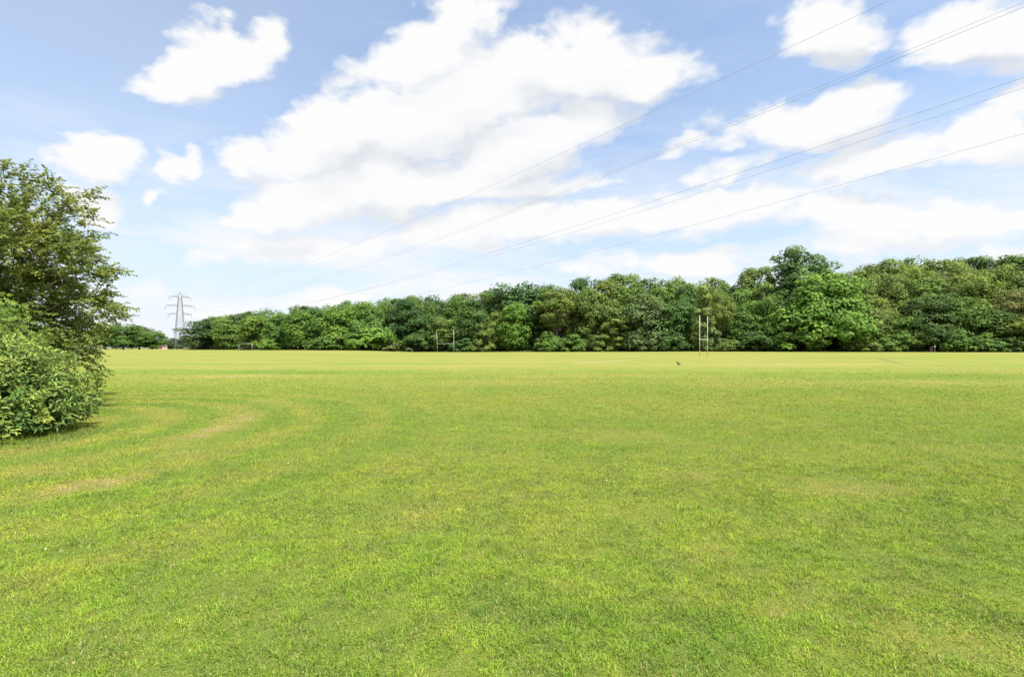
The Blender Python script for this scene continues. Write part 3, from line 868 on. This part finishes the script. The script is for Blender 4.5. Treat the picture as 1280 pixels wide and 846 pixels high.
# ------------------------------------------------------------------ near bushes
def bush(name, label, lobes, nshoots, leaf_len, leaf_w, young, old, tipc, seed, compound=False, nleaf=(8, 13), foot=None, extra=()):
    r = np.random.default_rng(seed)
    lob = np.array([l[:3] for l in lobes]); rd = np.array([l[3:] for l in lobes])
    wts = np.array([l[3] * max(l[5], .5) for l in lobes]); wts = wts / wts.sum()
    S, O = [], []
    while len(S) < nshoots:
        i = r.choice(len(lobes), p=wts)
        d = norm(r.normal(0, 1, 3))
        if d[2] < -0.35: continue
        f = r.uniform(0.80, 1.06) if r.uniform() < 0.72 else r.uniform(0.45, 0.8)
        wob = 1 + 0.10 * math.sin(6 * d[0] + i) * math.sin(5 * d[2] + 2 * i) + 0.07 * math.sin(11 * d[1] + 7 * d[2])
        p = lob[i] + d * rd[i] * f * wob
        if p[2] < 0.08: continue
        inside = np.min(np.linalg.norm((p - lob) / rd, axis=1))
        if inside < 0.42: continue
        S.append(p); O.append(norm(d / rd[i]))
    S, O = np.array(S), np.array(O)
    P, D, N, Ls, Ws, tn, cu = [], [], [], [], [], [], []
    st = MB()
    zmax = (lob[:, 2] + rd[:, 2]).max()
    for s, o in zip(S, O):
        ax = norm(o * 0.75 + np.array([0, 0, 0.65]) + r.normal(0, 0.30, 3))
        L = r.uniform(0.16, 0.34)
        u = np.clip(r.normal(0.45, 0.25) + 0.35 * (s[2] / zmax - 0.45), 0, 1)
        st.tube([s - ax * L * 0.9, s - ax * L * .2, s + ax * L * 0.5], [0.0045, .0035, 0.002], 4, cap=False)
        nn = int(r.integers(*nleaf))
        f = np.linspace(-0.55, 0.5, nn)[:, None]
        ang = np.arange(nn) * 2.4 + r.uniform(0, 6.28)
        e1 = norm(np.cross(ax, [0.3, 0.2, 1.0])); e2 = np.cross(ax, e1)
        radial = np.cos(ang)[:, None] * e1 + np.sin(ang)[:, None] * e2
        up = np.linspace(0.15, 1.2, nn)[:, None]
        ld = norm(radial + ax * up + np.array([0, 0, -0.28]) + r.normal(0, 0.16, (nn, 3)))
        bp = s + ax * L * f
        nrm = norm(ax * 1.0 - ld * np.sum(ax * ld, 1, keepdims=True) + r.normal(0, .15, (nn, 3)))
        ll = r.uniform(*leaf_len, nn) * np.linspace(1.0, 0.72, nn)
        if compound:   # leaflets in pairs along each leaf stalk
            for k in range(nn):
                m = 7; g = np.linspace(0.25, 1, m)[:, None]
                axis = bp[k] + ld[k] * ll[k] * 2.3 * g + np.array([0, 0, -0.10]) * g ** 2 * ll[k] * 2
                sd = norm(np.cross(ld[k], nrm[k]))
                sg = np.where(np.arange(m) % 2 == 0, 1, -1)[:, None]
                P.append(axis); D.append(norm(ld[k] * 0.6 + sd * sg + r.normal(0, .12, (m, 3)) + np.array([0, 0, -.15]))); N.append(np.repeat(nrm[k][None], m, 0) + r.normal(0, .15, (m, 3)))
                l2 = ll[k] * r.uniform(0.75, 1.1, m); Ls.append(l2); Ws.append(l2 * leaf_w)
                tn.append(np.clip(r.normal(.5, .15, m), 0, 1)); cu.append(np.clip(u + r.normal(0, .1, m), 0, 1))
        else:
            P.append(bp); D.append(ld); N.append(nrm); Ls.append(ll); Ws.append(ll * leaf_w * r.uniform(.85, 1.15, nn))
            tn.append(np.clip(r.normal(.5, .17, nn), 0, 1)); cu.append(np.clip(u * np.linspace(0.55, 1.25, nn) + r.normal(0, .08, nn), 0, 1))
    P, D, N = map(np.concatenate, (P, D, N)); Ls, Ws, tn, cu = map(np.concatenate, (Ls, Ws, tn, cu))
    N = norm(N - D * np.sum(N * D, 1, keepdims=True))
    V, q, tr = leaves_along(P, D, Ls, Ws, N)
    keepz = 0.015
    V[:, 2] = np.maximum(V[:, 2], keepz)
    # woody stems from the foot out to some of the shoots
    base = np.array([*foot, 0.0])
    for i in r.permutation(len(S))[:110]:
        b0 = base + np.array([r.normal(0, .35), r.normal(0, .35), -0.05])
        e = S[i]; g = np.linspace(0, 1, 6)[:, None]
        pts = b0 + (e - b0) * g + np.array([0, 0, 1]) * np.sin(g * math.pi) * 0.22 * np.linalg.norm(e - b0) * 0.6
        st.tube(pts, 0.016 * (1 - .8 * g[:, 0]), 5, cap=False)
    for a, b in extra:
        st.tube(np.linspace(a, b, 4), [0.013, .011, .009, .005], 6)
    mt = mat_near_leaf(name + '_leaf', young, old, tipc, 0.48, 0.22, 0.30)
    rt_ = root(name, Vector(base), label, 'bush')
    a = link('foliage', mesh_np('foliage', V, [q, tr], mt, {'tint': ('POINT', np.repeat(tn, 8)), 'clump': ('POINT', np.repeat(cu, 8))}), rt_)
    b = link('stems', st.mesh('stems', M_twig), rt_)
    for ch in (a, b): ch.location = -Vector(base)

bush('laurel_bush', 'dense glossy laurel bush with pale new shoots at the left of the lawn',
     [(-9.55, 9.15, 0.70, 1.20, 1.10, 0.95), (-10.0, 8.6, 0.95, 1.25, 1.1, 1.15), (-10.6, 9.8, 0.95, 1.5, 1.3, 1.10), (-9.25, 9.9, 0.55, 0.95, 0.9, 0.85), (-9.6, 8.3, 0.50, 1.05, 0.75, 0.65), (-11.4, 8.4, 1.0, 1.3, 1.2, 1.2),
      (-9.0, 8.75, 0.32, 0.75, 0.75, 0.42), (-8.85, 9.5, 0.32, 0.65, 0.75, 0.42)],
     3300, (0.10, 0.175), 0.36, (0.240, 0.300, 0.054), (0.085, 0.165, 0.036), (0.26, 0.28, 0.08), 21, foot=(-10.1, 9.2),
     extra=[((-9.3, 8.4, 0.85), (-8.55, 8.55, 0.45))])
bush('elder_bush', 'taller pale green bush of fine compound leaves behind the laurel',
     [(-11.8, 10.7, 1.60, 1.5, 1.2, 1.25), (-11.3, 11.1, 1.1, 1.25, 1.0, 0.95), (-12.9, 10.4, 1.6, 1.5, 1.3, 1.35)],
     950, (0.055, 0.085), 0.38, (0.205, 0.300, 0.046), (0.100, 0.185, 0.034), (0.28, 0.31, 0.07), 22, compound=True, nleaf=(5, 9), foot=(-12.0, 10.8))

# ------------------------------------------------------------------ rugby posts
def rugby_posts(label, A, B, tops, bar, mat):
    c = (A + B) / 2; c.z = float(ground_z(c.x, c.y))
    rt_ = root('rugby_posts', c, label, 'rugby posts', 'rugby posts on the field')
    for p, top in ((A, tops[0]), (B, tops[1])):
        q = Vector((p.x, p.y, float(ground_z(p.x, p.y)))) - c
        mb = MB(); mb.tube([q + Vector((0, 0, -0.4)), q + Vector((0, 0, 3.2)), q + top * 0.999 + Vector((0, 0, -.01)), q + top], [0.054, 0.050, 0.044, 0.02], 12)
        mb.build('upright', mat, rt_, sm=True)
        sl = MB(); sl.tube([q + Vector((0, 0, -.05)), q + Vector((0, 0, .10)), q + Vector((0, 0, .12))], [0.09, 0.09, 0.078], 12)
        sl.build('ground_socket', M_weathered, rt_, sm=True)
    a, b = A - c, B - c
    mb = MB(); mb.tube([a + Vector((0, 0, bar)), (a + b) / 2 + Vector((0, 0, bar)), b + Vector((0, 0, bar))], 0.045, 10)
    mb.build('crossbar', mat, rt_, sm=True)
    for p in (a, b):
        cl_ = MB(); cl_.tube([p + Vector((0, 0, bar - .12)), p + Vector((0, 0, bar + .12))], 0.075, 12)
        cl_.build('bracket', mat, rt_, sm=True)

def gp(px, d):
    v = at(px, d); return Vector((v.x, v.y, float(ground_z(v.x, v.y))))
rugby_posts('white rugby posts standing large before the wood, seen nearly end-on', gp(874.6, 84.5), gp(884.3, 89.0), (Vector((0, 0, 6.95)), Vector((0, 0, 6.95))), 3.0, M_white)
A_, B_ = gp(546.6, 176), gp(567.2, 172)
rugby_posts('smaller far white rugby posts seen face-on against the trees', A_, B_, (Vector((-0.25, 0, 7.2)), Vector((0, 0, 7.8))), 3.0, M_white)

# ------------------------------------------------------------------ football goal
def football_goal():
    A, B = gp(298.8, 183), gp(315.0, 178)
    c = (A + B) / 2; c.z = float(ground_z(c.x, c.y)); a, b = A - c, B - c
    rt_ = root('football_goal', c, 'small white football goal frame before the left part of the wood', 'football goal')
    h = 2.44; back = Vector((0.3, 1.3, 0))
    for p in (a, b):
        mb = MB(); mb.tube([p + Vector((0, 0, -.2)), p + Vector((0, 0, h / 2)), p + Vector((0, 0, h))], 0.06, 10); mb.build('post', M_weathered, rt_, sm=True)
        mb = MB(); mb.tube([p + Vector((0, 0, h - .03)), p + back * .5 + Vector((0, 0, h - .05)), p + back + Vector((0, 0, 0.05))], 0.025, 8); mb.build('stanchion', M_weathered, rt_, sm=True)
    mb = MB(); mb.tube([a + Vector((0, 0, h)), (a + b) / 2 + Vector((0, 0, h - .01)), b + Vector((0, 0, h))], 0.06, 10); mb.build('crossbar', M_weathered, rt_, sm=True)
    mb = MB(); mb.tube([a + back + Vector((0, 0, .05)), b + back + Vector((0, 0, .05))], 0.02, 8); mb.build('ground_bar', M_weathered, rt_, sm=True)
football_goal()

# ------------------------------------------------------------------ pylon and cables
P0 = np.array([-285.3, 440.0]); E0 = np.array([60.0, 60.0])
LD = (E0 - P0) / np.linalg.norm(E0 - P0); PD = np.array([-LD[1], LD[0]])    # PD points to the far side seen from the camera
if np.dot(PD, E0) < 0: PD = -PD
ARMZ = [30.6, 37.7, 45.4]; ARMW = [8.6, 10.5, 7.6]; INS = 2.9
def pylon():
    gz = float(ground_z(P0[0], P0[1]))
    rt_ = root('electricity_pylon', Vector((P0[0], P0[1], gz)), 'tall grey lattice electricity pylon in the gap left of the wood', 'pylon')
    L3 = lambda u, v, z: Vector((PD[0] * u + LD[0] * v, PD[1] * u + LD[1] * v, z))
    hw = lambda z: 4.1 - (4.1 - 1.15) * min(z, 46.5) / 46.5
    for su in (-1, 1):
        for sv in (-1, 1):
            mb = MB(); mb.tube([L3(su * hw(z), sv * hw(z), z) for z in (-0.5, 10, 20, 30, 38, 46.5)], [.18, .17, .16, .15, .13, .12], 6); mb.build('leg', M_steel, rt_)
    mb = MB()
    zs = [0]; 
    while zs[-1] < 45: zs.append(min(46.5, zs[-1] + max(2.0, hw(zs[-1]) * 1.5)))
    for z0, z1 in zip(zs[:-1], zs[1:]):
        for su, sv, tu, tv in ((-1, -1, 1, -1), (1, -1, 1, 1), (1, 1, -1, 1), (-1, 1, -1, -1)):
            p0, p1 = L3(su * hw(z0), sv * hw(z0), z0), L3(tu * hw(z0), tv * hw(z0), z0)
            q0, q1 = L3(su * hw(z1), sv * hw(z1), z1), L3(tu * hw(z1), tv * hw(z1), z1)
            mb.tube([p0, q1], 0.05, 4); mb.tube([p1, q0], 0.05, 4); mb.tube([q0, q1], 0.045, 4)
    mb.build('bracing', M_steel, rt_)
    mb = MB()
    apex = L3(0, 0, 50.0)
    for su in (-1, 1):
        for sv in (-1, 1): mb.tube([L3(su * hw(46.5), sv * hw(46.5), 46.5), apex], 0.10, 5)
    mb.build('peak', M_steel, rt_)
    for z, w in zip(ARMZ, ARMW):
        for s in (-1, 1):
            mb = MB(); h_ = hw(z); tip = L3(s * w, 0, z)
            for sv in (-1, 1):
                mb.tube([L3(s * h_, sv * h_, z), tip], 0.13, 5)
                mb.tube([L3(s * h_, sv * h_, z + 1.7), tip], 0.09, 5)
                for f in (0.25, 0.5, 0.75):
                    a = L3(s * h_, sv * h_, z).lerp(tip, f); b = L3(s * h_, sv * h_, z + 1.7).lerp(tip, f); mb.tube([a, b], 0.05, 4)
            mb.build('crossarm', M_steel, rt_)
            ins = MB(); zz = np.linspace(0, -INS, 21)
            ins.tube([tip + Vector((0, 0, float(q))) for q in zz], [0.06 if i % 2 == 0 else 0.21 for i in range(21)], 8)
            ins.build('insulator', M_glassy, rt_)
    # concrete-footed climbing guard
    conc = mat_plain('concrete', (0.36, 0.35, 0.33), 0.9, 0.1)
    for su in (-1, 1):
        for sv in (-1, 1):
            mb = MB(); mb.box(L3(su * hw(0), sv * hw(0), 0.2), (1.0, 1.0, 0.9)); mb.build('footing', conc, rt_)
pylon()

def cables():
    spec = [  # level, side (+ far), photo y at right border, photo (x, y) on the way
        (0, +1, 167.0, (600, 350.0), 'lowest far-side power cable crossing the sky'),
        (0, -1, 97.0, (600, 320.0), 'upper strand of the middle pair of power cables in the sky'),
        (1, +1, 110.0, (600, 324.5), 'lower strand of the middle pair of power cables in the sky'),
        (1, -1, 9.0, (600, 280.5), 'lower strand of the upper pair of power cables reaching the corner'),
        (2, +1, 3.0, (600, 277.5), 'upper strand of the upper pair of power cables reaching the corner'),
        (2, -1, -79.0, (658, 212.0), 'topmost lone power cable leaving through the top of the sky')]
    for lv, s, yr, (mx, my), label in spec:
        o = P0 + PD * s * ARMW[lv]
        def hit(px):   # distance along the line and depth where it crosses the photo column px
            k = (px - F) / F   # x = k*y
            tt = (k * o[1] - o[0]) / (LD[0] - k * LD[1]); return tt, o[1] + LD[1] * tt
        tE, dE = hit(1280); tM, dM = hit(mx)
        T_ = np.array([0, tM, tE]); Z_ = np.array([ARMZ[lv] - INS + float(ground_z(*P0)), z_of(my, dM), z_of(yr, dE)])
        co = np.polyfit(T_, Z_, 2)
        print('cable', lv, s, 'depth', round(dE, 1), 'z', np.round(Z_, 1), 'curv', co[0])
        tt = np.linspace(0, tE + 70, 110)
        pts = np.stack([o[0] + LD[0] * tt, o[1] + LD[1] * tt, np.polyval(co, tt)], 1)
        mb = MB(); mb.tube(pts - pts[0], 0.019, 6)
        ob = mb.build('power_cable', M_cable, None, Vector(pts[0]), True)
        tag(ob, label, 'power cable', 'power cables running from the pylon')
cables()

# ------------------------------------------------------------------ crow on the turf
def crow():
    p = gp(847.5, 46.8)
    rt_ = root('crow', p, 'black crow standing alone on the turf left of the near rugby posts', 'bird', None, math.radians(200))
    r = [(0.235, 0.335, .002), (0.205, 0.345, .013), (0.175, 0.352, .018), (0.150, 0.358, .034), (0.115, 0.355, .042), (0.085, 0.325, .043), (0.055, 0.285, .055), (0.01, 0.235, .076),
         (-0.05, 0.195, .080), (-0.11, 0.160, .062), (-0.16, 0.130, .040), (-0.22, 0.100, .030), (-0.29, 0.070, .024), (-0.31, 0.062, .004)]
    mb = MB()
    mb.tube([(x, 0, z) for x, z, _ in r], [q for _, _, q in r], 14)
    body = mb.build('body', M_crow, rt_, sm=True)
    for s in (-1, 1):
        w = MB(); w.tube([(0.04, s * .062, .25), (-0.04, s * .078, .215), (-0.13, s * .062, .155), (-0.23, s * .028, .105)], [.018, .032, .024, .006], 8); w.build('wing', M_crow, rt_, sm=True)
        l = MB(); l.tube([(-0.02, s * .035, .16), (-0.03, s * .035, .08), (-0.01, s * .035, 0.006)], [.014, .008, .007], 6)
        for a in (-.5, 0, .5): l.tube([(-0.01, s * .035, .006), (0.045, s * .035 + a * .05, .006)], [.006, .003], 5)
        l.build('leg', M_crow, rt_)
crow()

# ------------------------------------------------------------------ waymark post by the wood
def waymark():
    d = float(line_depth(1168)) - 4
    p = gp(1168.3, d)
    rt_ = root('waymark_post', p, 'wooden waymark post with a small white sign at the foot of the wood', 'sign post')
    mb = MB(); mb.box((0, 0, 0.75), (0.16, 0.16, 1.9)); mb.build('post', mat_plain('weathered_timber', (0.24, 0.18, 0.13), 0.8, 0.1, 0, .3, 9), rt_)
    mb = MB(); mb.box((0, -0.10, 1.62), (0.50, 0.03, 0.50)); mb.build('sign_plate', M_white, rt_)
    p2 = gp(1163.5, d + 1.2)
    st = root('tree_stump', p2, 'rough brown broken tree stump left of the waymark post', 'stump')
    mb = MB(); zz = np.linspace(-0.2, 1.75, 9)
    mb.tube([(0.06 * math.sin(k * 2.2), 0.05 * math.cos(k * 1.7), z) for k, z in enumerate(zz)], [.62, .48, .44, .42, .40, .41, .39, .36, .20], 11)
    mb.build('trunk', M_bark, st, sm=True)
waymark()

# ------------------------------------------------------------------ two small buildings beyond the pylon
M_brick = mat_plain('pale_brick', (0.42, 0.28, 0.22), 0.9, 0.1, 0, .12)
M_render = mat_plain('cream_render', (0.62, 0.52, 0.42), 0.9, 0.1, 0, .08)
M_slate = mat_plain('dark_roof_tile', (0.10, 0.075, 0.085), 0.8, 0.2, 0, .2)
M_pane = mat_plain('window_glass', (0.03, 0.035, 0.04), 0.1, 0.6)
def house(label, px, depth, w, l, h, rh, rz, wall):
    p = gp(px, depth)
    rt_ = root('house', p, label, 'house', None, rz)
    mb = MB(); mb.box((0, 0, h / 2 - .1), (w, l, h + .2))
    mb.add([(-w / 2, -l / 2, h), (w / 2, -l / 2, h), (0, -l / 2, h + rh), (-w / 2, l / 2, h), (w / 2, l / 2, h), (0, l / 2, h + rh)], [], [(0, 1, 2), (4, 3, 5)])
    mb.build('wall', wall, rt_)
    rf = MB(); o = 0.3
    for s in (-1, 1):
        a = np.array([(s * (w / 2 + o), -l / 2 - o, h - o * rh / (w / 2)), (s * (w / 2 + o), l / 2 + o, h - o * rh / (w / 2)), (0, l / 2 + o, h + rh), (0, -l / 2 - o, h + rh)]) + np.array([0, 0, .05])
        V = np.concatenate([a, a + np.array([0, 0, .18])])
        rf.add(V, [(0, 1, 2, 3), (4, 7, 6, 5), (0, 4, 5, 1), (1, 5, 6, 2), (3, 2, 6, 7), (0, 3, 7, 4)])
    rf.build('roof', M_slate, rt_)
    for x in (-w / 4, w / 4):
        wi = MB(); wi.box((x, -l / 2 - .02, h * .55), (w * .2, .08, h * .35)); wi.build('window', M_pane, rt_)
    d = MB(); d.box((0, -l / 2 - .02, 1.0), (.9, .08, 2.0)); d.build('door', M_white, rt_)
house('tiny pale gabled house end left of the foot of the pylon', 203.5, 500, 4.2, 6, 3.4, 2.0, math.radians(-18), M_brick)
house('tiny low cream building with dark roof right of the foot of the pylon', 236.5, 500, 6.0, 7.0, 2.4, 1.6, math.radians(75), M_render)

# ------------------------------------------------------------------ sun
SUN = Vector((0.74, -0.67, 0)).normalized() * math.cos(math.radians(59)) + Vector((0, 0, math.sin(math.radians(59))))
sl = bpy.data.lights.new('sun', 'SUN'); sl.energy = 3.3; sl.angle = math.radians(4); sl.color = (1.0, 0.95, 0.87)
so = bpy.data.objects.new('sun', sl); COL.objects.link(so); so.rotation_euler = SUN.to_track_quat('Z', 'Y').to_euler(); so.location = (-40, -40, 80)

# ------------------------------------------------------------------ sky with clouds (directions on the celestial sphere)
def azel(px, py):
    u = (px - F) / F; v = (435.0 - py) / F
    return np.array([math.atan2(u, 1.0), math.atan2(v, math.hypot(u, 1.0))])

CLOUDS = [  # photo centre, half axes, tilt (clockwise degrees), strength
    (275, 72, 100, 52, -8, 1.0), (222, 96, 80, 40, 0, 1.0), (330, 55, 52, 40, 10, .7), (238, 122, 40, 20, -15, .6),
    (585, 18, 62, 40, 0, .9), (520, 70, 130, 50, -14, .9), (690, 84, 170, 62, 3, 1.0), (560, 140, 200, 80, -14, 1.0), (420, 165, 150, 62, -26, 1.0),
    (800, 96, 100, 34, -8, .9), (640, 195, 150, 52, -16, 1.0), (420, 235, 150, 58, -14, 1.0), (350, 268, 88, 26, -6, 1.0), (305, 190, 50, 30, -10, .8), (520, 235, 120, 40, -16, .9), (730, 150, 90, 45, -20, .8),
    (120, 196, 72, 36, 6, .95), (222, 208, 40, 20, 0, .85), (186, 240, 28, 16, -20, .8), (112, 258, 44, 40, 20, .75), (70, 240, 30, 24, 0, .4),
    (1052, 34, 84, 56, 12, 1.0), (1225, 45, 110, 60, -6, 1.0), (1000, 150, 165, 40, -5, 1.0), (905, 212, 70, 26, -18, .75), (890, 176, 80, 24, -14, .75), (1095, 200, 150, 36, -12, .95), (1225, 168, 90, 42, -12, .95), (1268, 125, 60, 24, -10, .7),
    (640, 236, 150, 22, -6, .85), (400, 312, 170, 26, -3, .8), (650, 280, 260, 34, -6, .95), (880, 262, 190, 34, -6, .85), (1120, 276, 220, 34, 2, .95), (1290, 265, 140, 34, 2, .8),
    (400, 374, 110, 22, -4, .75), (285, 384, 100, 26, 0, .7), (520, 352, 120, 22, -6, .6), (860, 328, 120, 24, -4, .8), (745, 330, 90, 24, 0, .75), (1085, 310, 110, 26, 4, .8), (1260, 318, 80, 22, 0, .8), (170, 360, 90, 30, 0, .5)]

def build_world():
    w = bpy.data.worlds.new('World'); SC.world = w; w.use_nodes = True
    w.node_tree.nodes.clear()
    g = bpy.data.node_groups.new('cloud_density', 'ShaderNodeTree')
    g.interface.new_socket('AzEl', in_out='INPUT', socket_type='NodeSocketVector')
    g.interface.new_socket('Density', in_out='OUTPUT', socket_type='NodeSocketFloat')
    g.interface.new_socket('Body', in_out='OUTPUT', socket_type='NodeSocketFloat')
    nt = NT(g)
    gi = nt.node('NodeGroupInput'); ae = gi.outputs[0]
    st = nt.vmath('MULTIPLY', ae, (1.0, 1.7, 1.0))
    # warp the coordinates so that outlines billow
    wn = nt.noise(st, 5.5, 3, 0.6, out='Color')
    warp = nt.vmath('MULTIPLY', nt.vmath('SUBTRACT', wn, (0.5, 0.5, 0.5)), (0.16, 0.09, 0.0))
    wn2 = nt.noise(st, 19.0, 3, 0.6, out='Color')
    warp = nt.vmath('ADD', warp, nt.vmath('MULTIPLY', nt.vmath('SUBTRACT', wn2, (0.5, 0.5, 0.5)), (0.05, 0.032, 0.0)))
    q = nt.vmath('ADD', ae, warp)
    tot = None
    for cx, cy, rx, ry, deg, amp in CLOUDS:
        c0 = azel(cx, cy); e = 1.0
        J = np.stack([(azel(cx + e, cy) - c0) / e, (azel(cx, cy + e) - c0) / e], 1)      # px -> azel
        Ji = np.linalg.inv(J); r = math.radians(deg)
        R = np.array([[math.cos(r) / rx, math.sin(r) / rx], [-math.sin(r) / ry, math.cos(r) / ry]]) @ Ji
        d = nt.vmath('SUBTRACT', q, (c0[0], c0[1], 0.0))
        u = nt.vmath('DOT_PRODUCT', d, (R[0, 0], R[0, 1], 0)); v = nt.vmath('DOT_PRODUCT', d, (R[1, 0], R[1, 1], 0))
        l = nt.vmath('LENGTH', nt.comb(u, v, 0.0))
        b = nt.rng(l, 0.15, 1.45, amp, 0.0)
        tot = b if tot is None else nt.math('SMOOTH_MAX', tot, b, 0.12)
    # broken cloud over the rest of the sky
    sx, sy, sz = nt.xyz(ae)
    rest = nt.math('MULTIPLY', nt.rng(nt.math('ABSOLUTE', sx), 0.80, 1.05), nt.rng(nt.noise(st, 2.2, 3, 0.5), 0.40, 0.65, 0.0, 0.9))
    tot = nt.math('MAXIMUM', tot, rest)
    f1 = nt.noise(st, 6.0, 5, 0.62, 0.15); f2 = nt.noise(st, 24.0, 6, 0.66)
    det = nt.math('ADD', nt.math('MULTIPLY', nt.math('SUBTRACT', f1, 0.5), 1.15), nt.math('MULTIPLY', nt.math('SUBTRACT', f2, 0.5), 0.40))
    den = nt.math('ADD', tot, nt.math('MULTIPLY', det, nt.rng(tot, 0.0, 0.35, 0.15, 1.0)))
    go = nt.node('NodeGroupOutput'); nt.l.new(den, go.inputs[0]); nt.l.new(tot, go.inputs[1])

    nt = NT(w.node_tree)
    tc = nt.node('ShaderNodeTexCoord').outputs['Generated']
    dirn = nt.vmath('NORMALIZE', tc)
    x, y, z = nt.xyz(dirn)
    az = nt.math('ARCTAN2', x, y); el = nt.math('ARCSINE', z)
    ae = nt.comb(az, el, 0.0)
    def dens(v):
        n = nt.node('ShaderNodeGroup'); n.node_tree = g; nt.l.new(v, n.inputs[0]); return n.outputs[0], n.outputs[1]
    d0, b0 = dens(ae)
    d1, b1 = dens(nt.vmath('ADD', ae, (-0.02, 0.050, 0.0)))       # towards the light
    cover = nt.rng(d0, 0.22, 0.74)
    # thin streaked veil, mostly low in the sky
    str_ = nt.vmath('MULTIPLY', ae, (1.0, 4.5, 1.0))
    v1 = nt.noise(nt.vmath('ADD', str_, (3.1, 1.7, 0.0)), 2.6, 5, 0.62, 0.5)
    thin = nt.math('MULTIPLY', nt.rng(v1, 0.33, 0.66), nt.rng(el, 0.10, 0.46, 0.90, 0.10))
    c0 = azel(40, 40)
    pale = nt.rng(nt.vmath('DISTANCE', ae, (float(c0[0]), float(c0[1]), 0.0)), 0.1, 0.75, 0.17, 0.0)
    cover = nt.math('MAXIMUM', nt.math('MAXIMUM', cover, thin), pale)
    m1 = nt.noise(nt.vmath('MULTIPLY', ae, (1.0, 2.0, 1.0)), 5.0, 5, 0.58)
    under = nt.rng(nt.math('SUBTRACT', b1, b0), -0.06, 0.34)                 # undersides
    deep = nt.math('MULTIPLY', nt.rng(b1, 0.75, 1.15), 0.55)                 # thick middles
    shade = nt.math('MULTIPLY', nt.math('MAXIMUM', under, deep), nt.rng(m1, 0.28, 0.64, 0.35, 1.0))
    shade = nt.math('MULTIPLY', shade, nt.math('MULTIPLY', nt.rng(d0, 0.30, 0.60), nt.rng(el, 0.15, 0.36, 0.40, 1.0)))
    lit = nt.rng(nt.math('SUBTRACT', d0, d1), -0.05, 0.35)
    ccol = nt.mix(shade, (0.290, 0.291, 0.294), (0.212, 0.225, 0.244))
    ccol = nt.mix(nt.math('MULTIPLY', lit, 0.5), ccol, (0.300, 0.298, 0.294))
    sky = nt.node('ShaderNodeTexSky', sky_type='NISHITA')
    sky.sun_disc = False; sky.sun_elevation = math.radians(59); sky.sun_rotation = math.atan2(SUN.x, SUN.y)
    sky.altitude = 50; sky.air_density = 1.0; sky.dust_density = 1.2; sky.ozone_density = 1.2
    hz = nt.rng(el, 0.0, 0.42, 0.80, 0.16)              # summer haze whitening the sky downwards
    skyc = nt.mix(1.0, sky.outputs[0], (SKYK * 0.90, SKYK * 1.05, SKYK * 1.16), 'MULTIPLY')
    veil = nt.math('MULTIPLY', nt.noise(nt.vmath('MULTIPLY', ae, (1.0, 3.0, 1.0)), 3.0, 3, 0.6), 0.35)
    skyc = nt.mix(nt.math('ADD', hz, nt.math('MULTIPLY', veil, 0.6), clamp=True), skyc, (0.232, 0.262, 0.298))
    col = nt.mix(cover, skyc, ccol)
    # bright glare added overhead, out of view, as soft fill light
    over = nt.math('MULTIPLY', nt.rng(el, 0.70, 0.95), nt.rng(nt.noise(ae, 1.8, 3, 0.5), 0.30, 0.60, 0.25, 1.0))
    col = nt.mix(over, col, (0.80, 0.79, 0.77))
    # the sky colours above are what the eye sees; the Nishita radiance itself carries the 0.1 strength below
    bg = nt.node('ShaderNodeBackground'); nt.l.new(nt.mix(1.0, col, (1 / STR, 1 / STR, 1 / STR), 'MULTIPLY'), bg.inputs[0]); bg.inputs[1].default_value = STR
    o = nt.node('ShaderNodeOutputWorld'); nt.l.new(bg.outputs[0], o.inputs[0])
STR = 0.1
SKYK = 0.060
build_world()

# ------------------------------------------------------------------ camera and view
cam = bpy.data.cameras.new('camera'); co = bpy.data.objects.new('camera', cam); COL.objects.link(co)
cam.lens = 18.0; cam.sensor_width = 36.0; cam.shift_y = 12.0 / 1280.0; cam.clip_end = 8000; cam.clip_start = 0.05
co.location = (0, 0, EYE); co.rotation_euler = (math.radians(90), 0, 0)
SC.camera = co
vs = SC.view_settings
vs.view_transform = 'Standard'; vs.look = 'None'; vs.exposure = 1.75; vs.gamma = 1.0; vs.use_curve_mapping = False
SC.cycles.max_bounces = 5; SC.cycles.diffuse_bounces = 3; SC.world.cycles.sampling_method = 'MANUAL'; SC.world.cycles.sample_map_resolution = 256; SC.cycles.transparent_max_bounces = 4
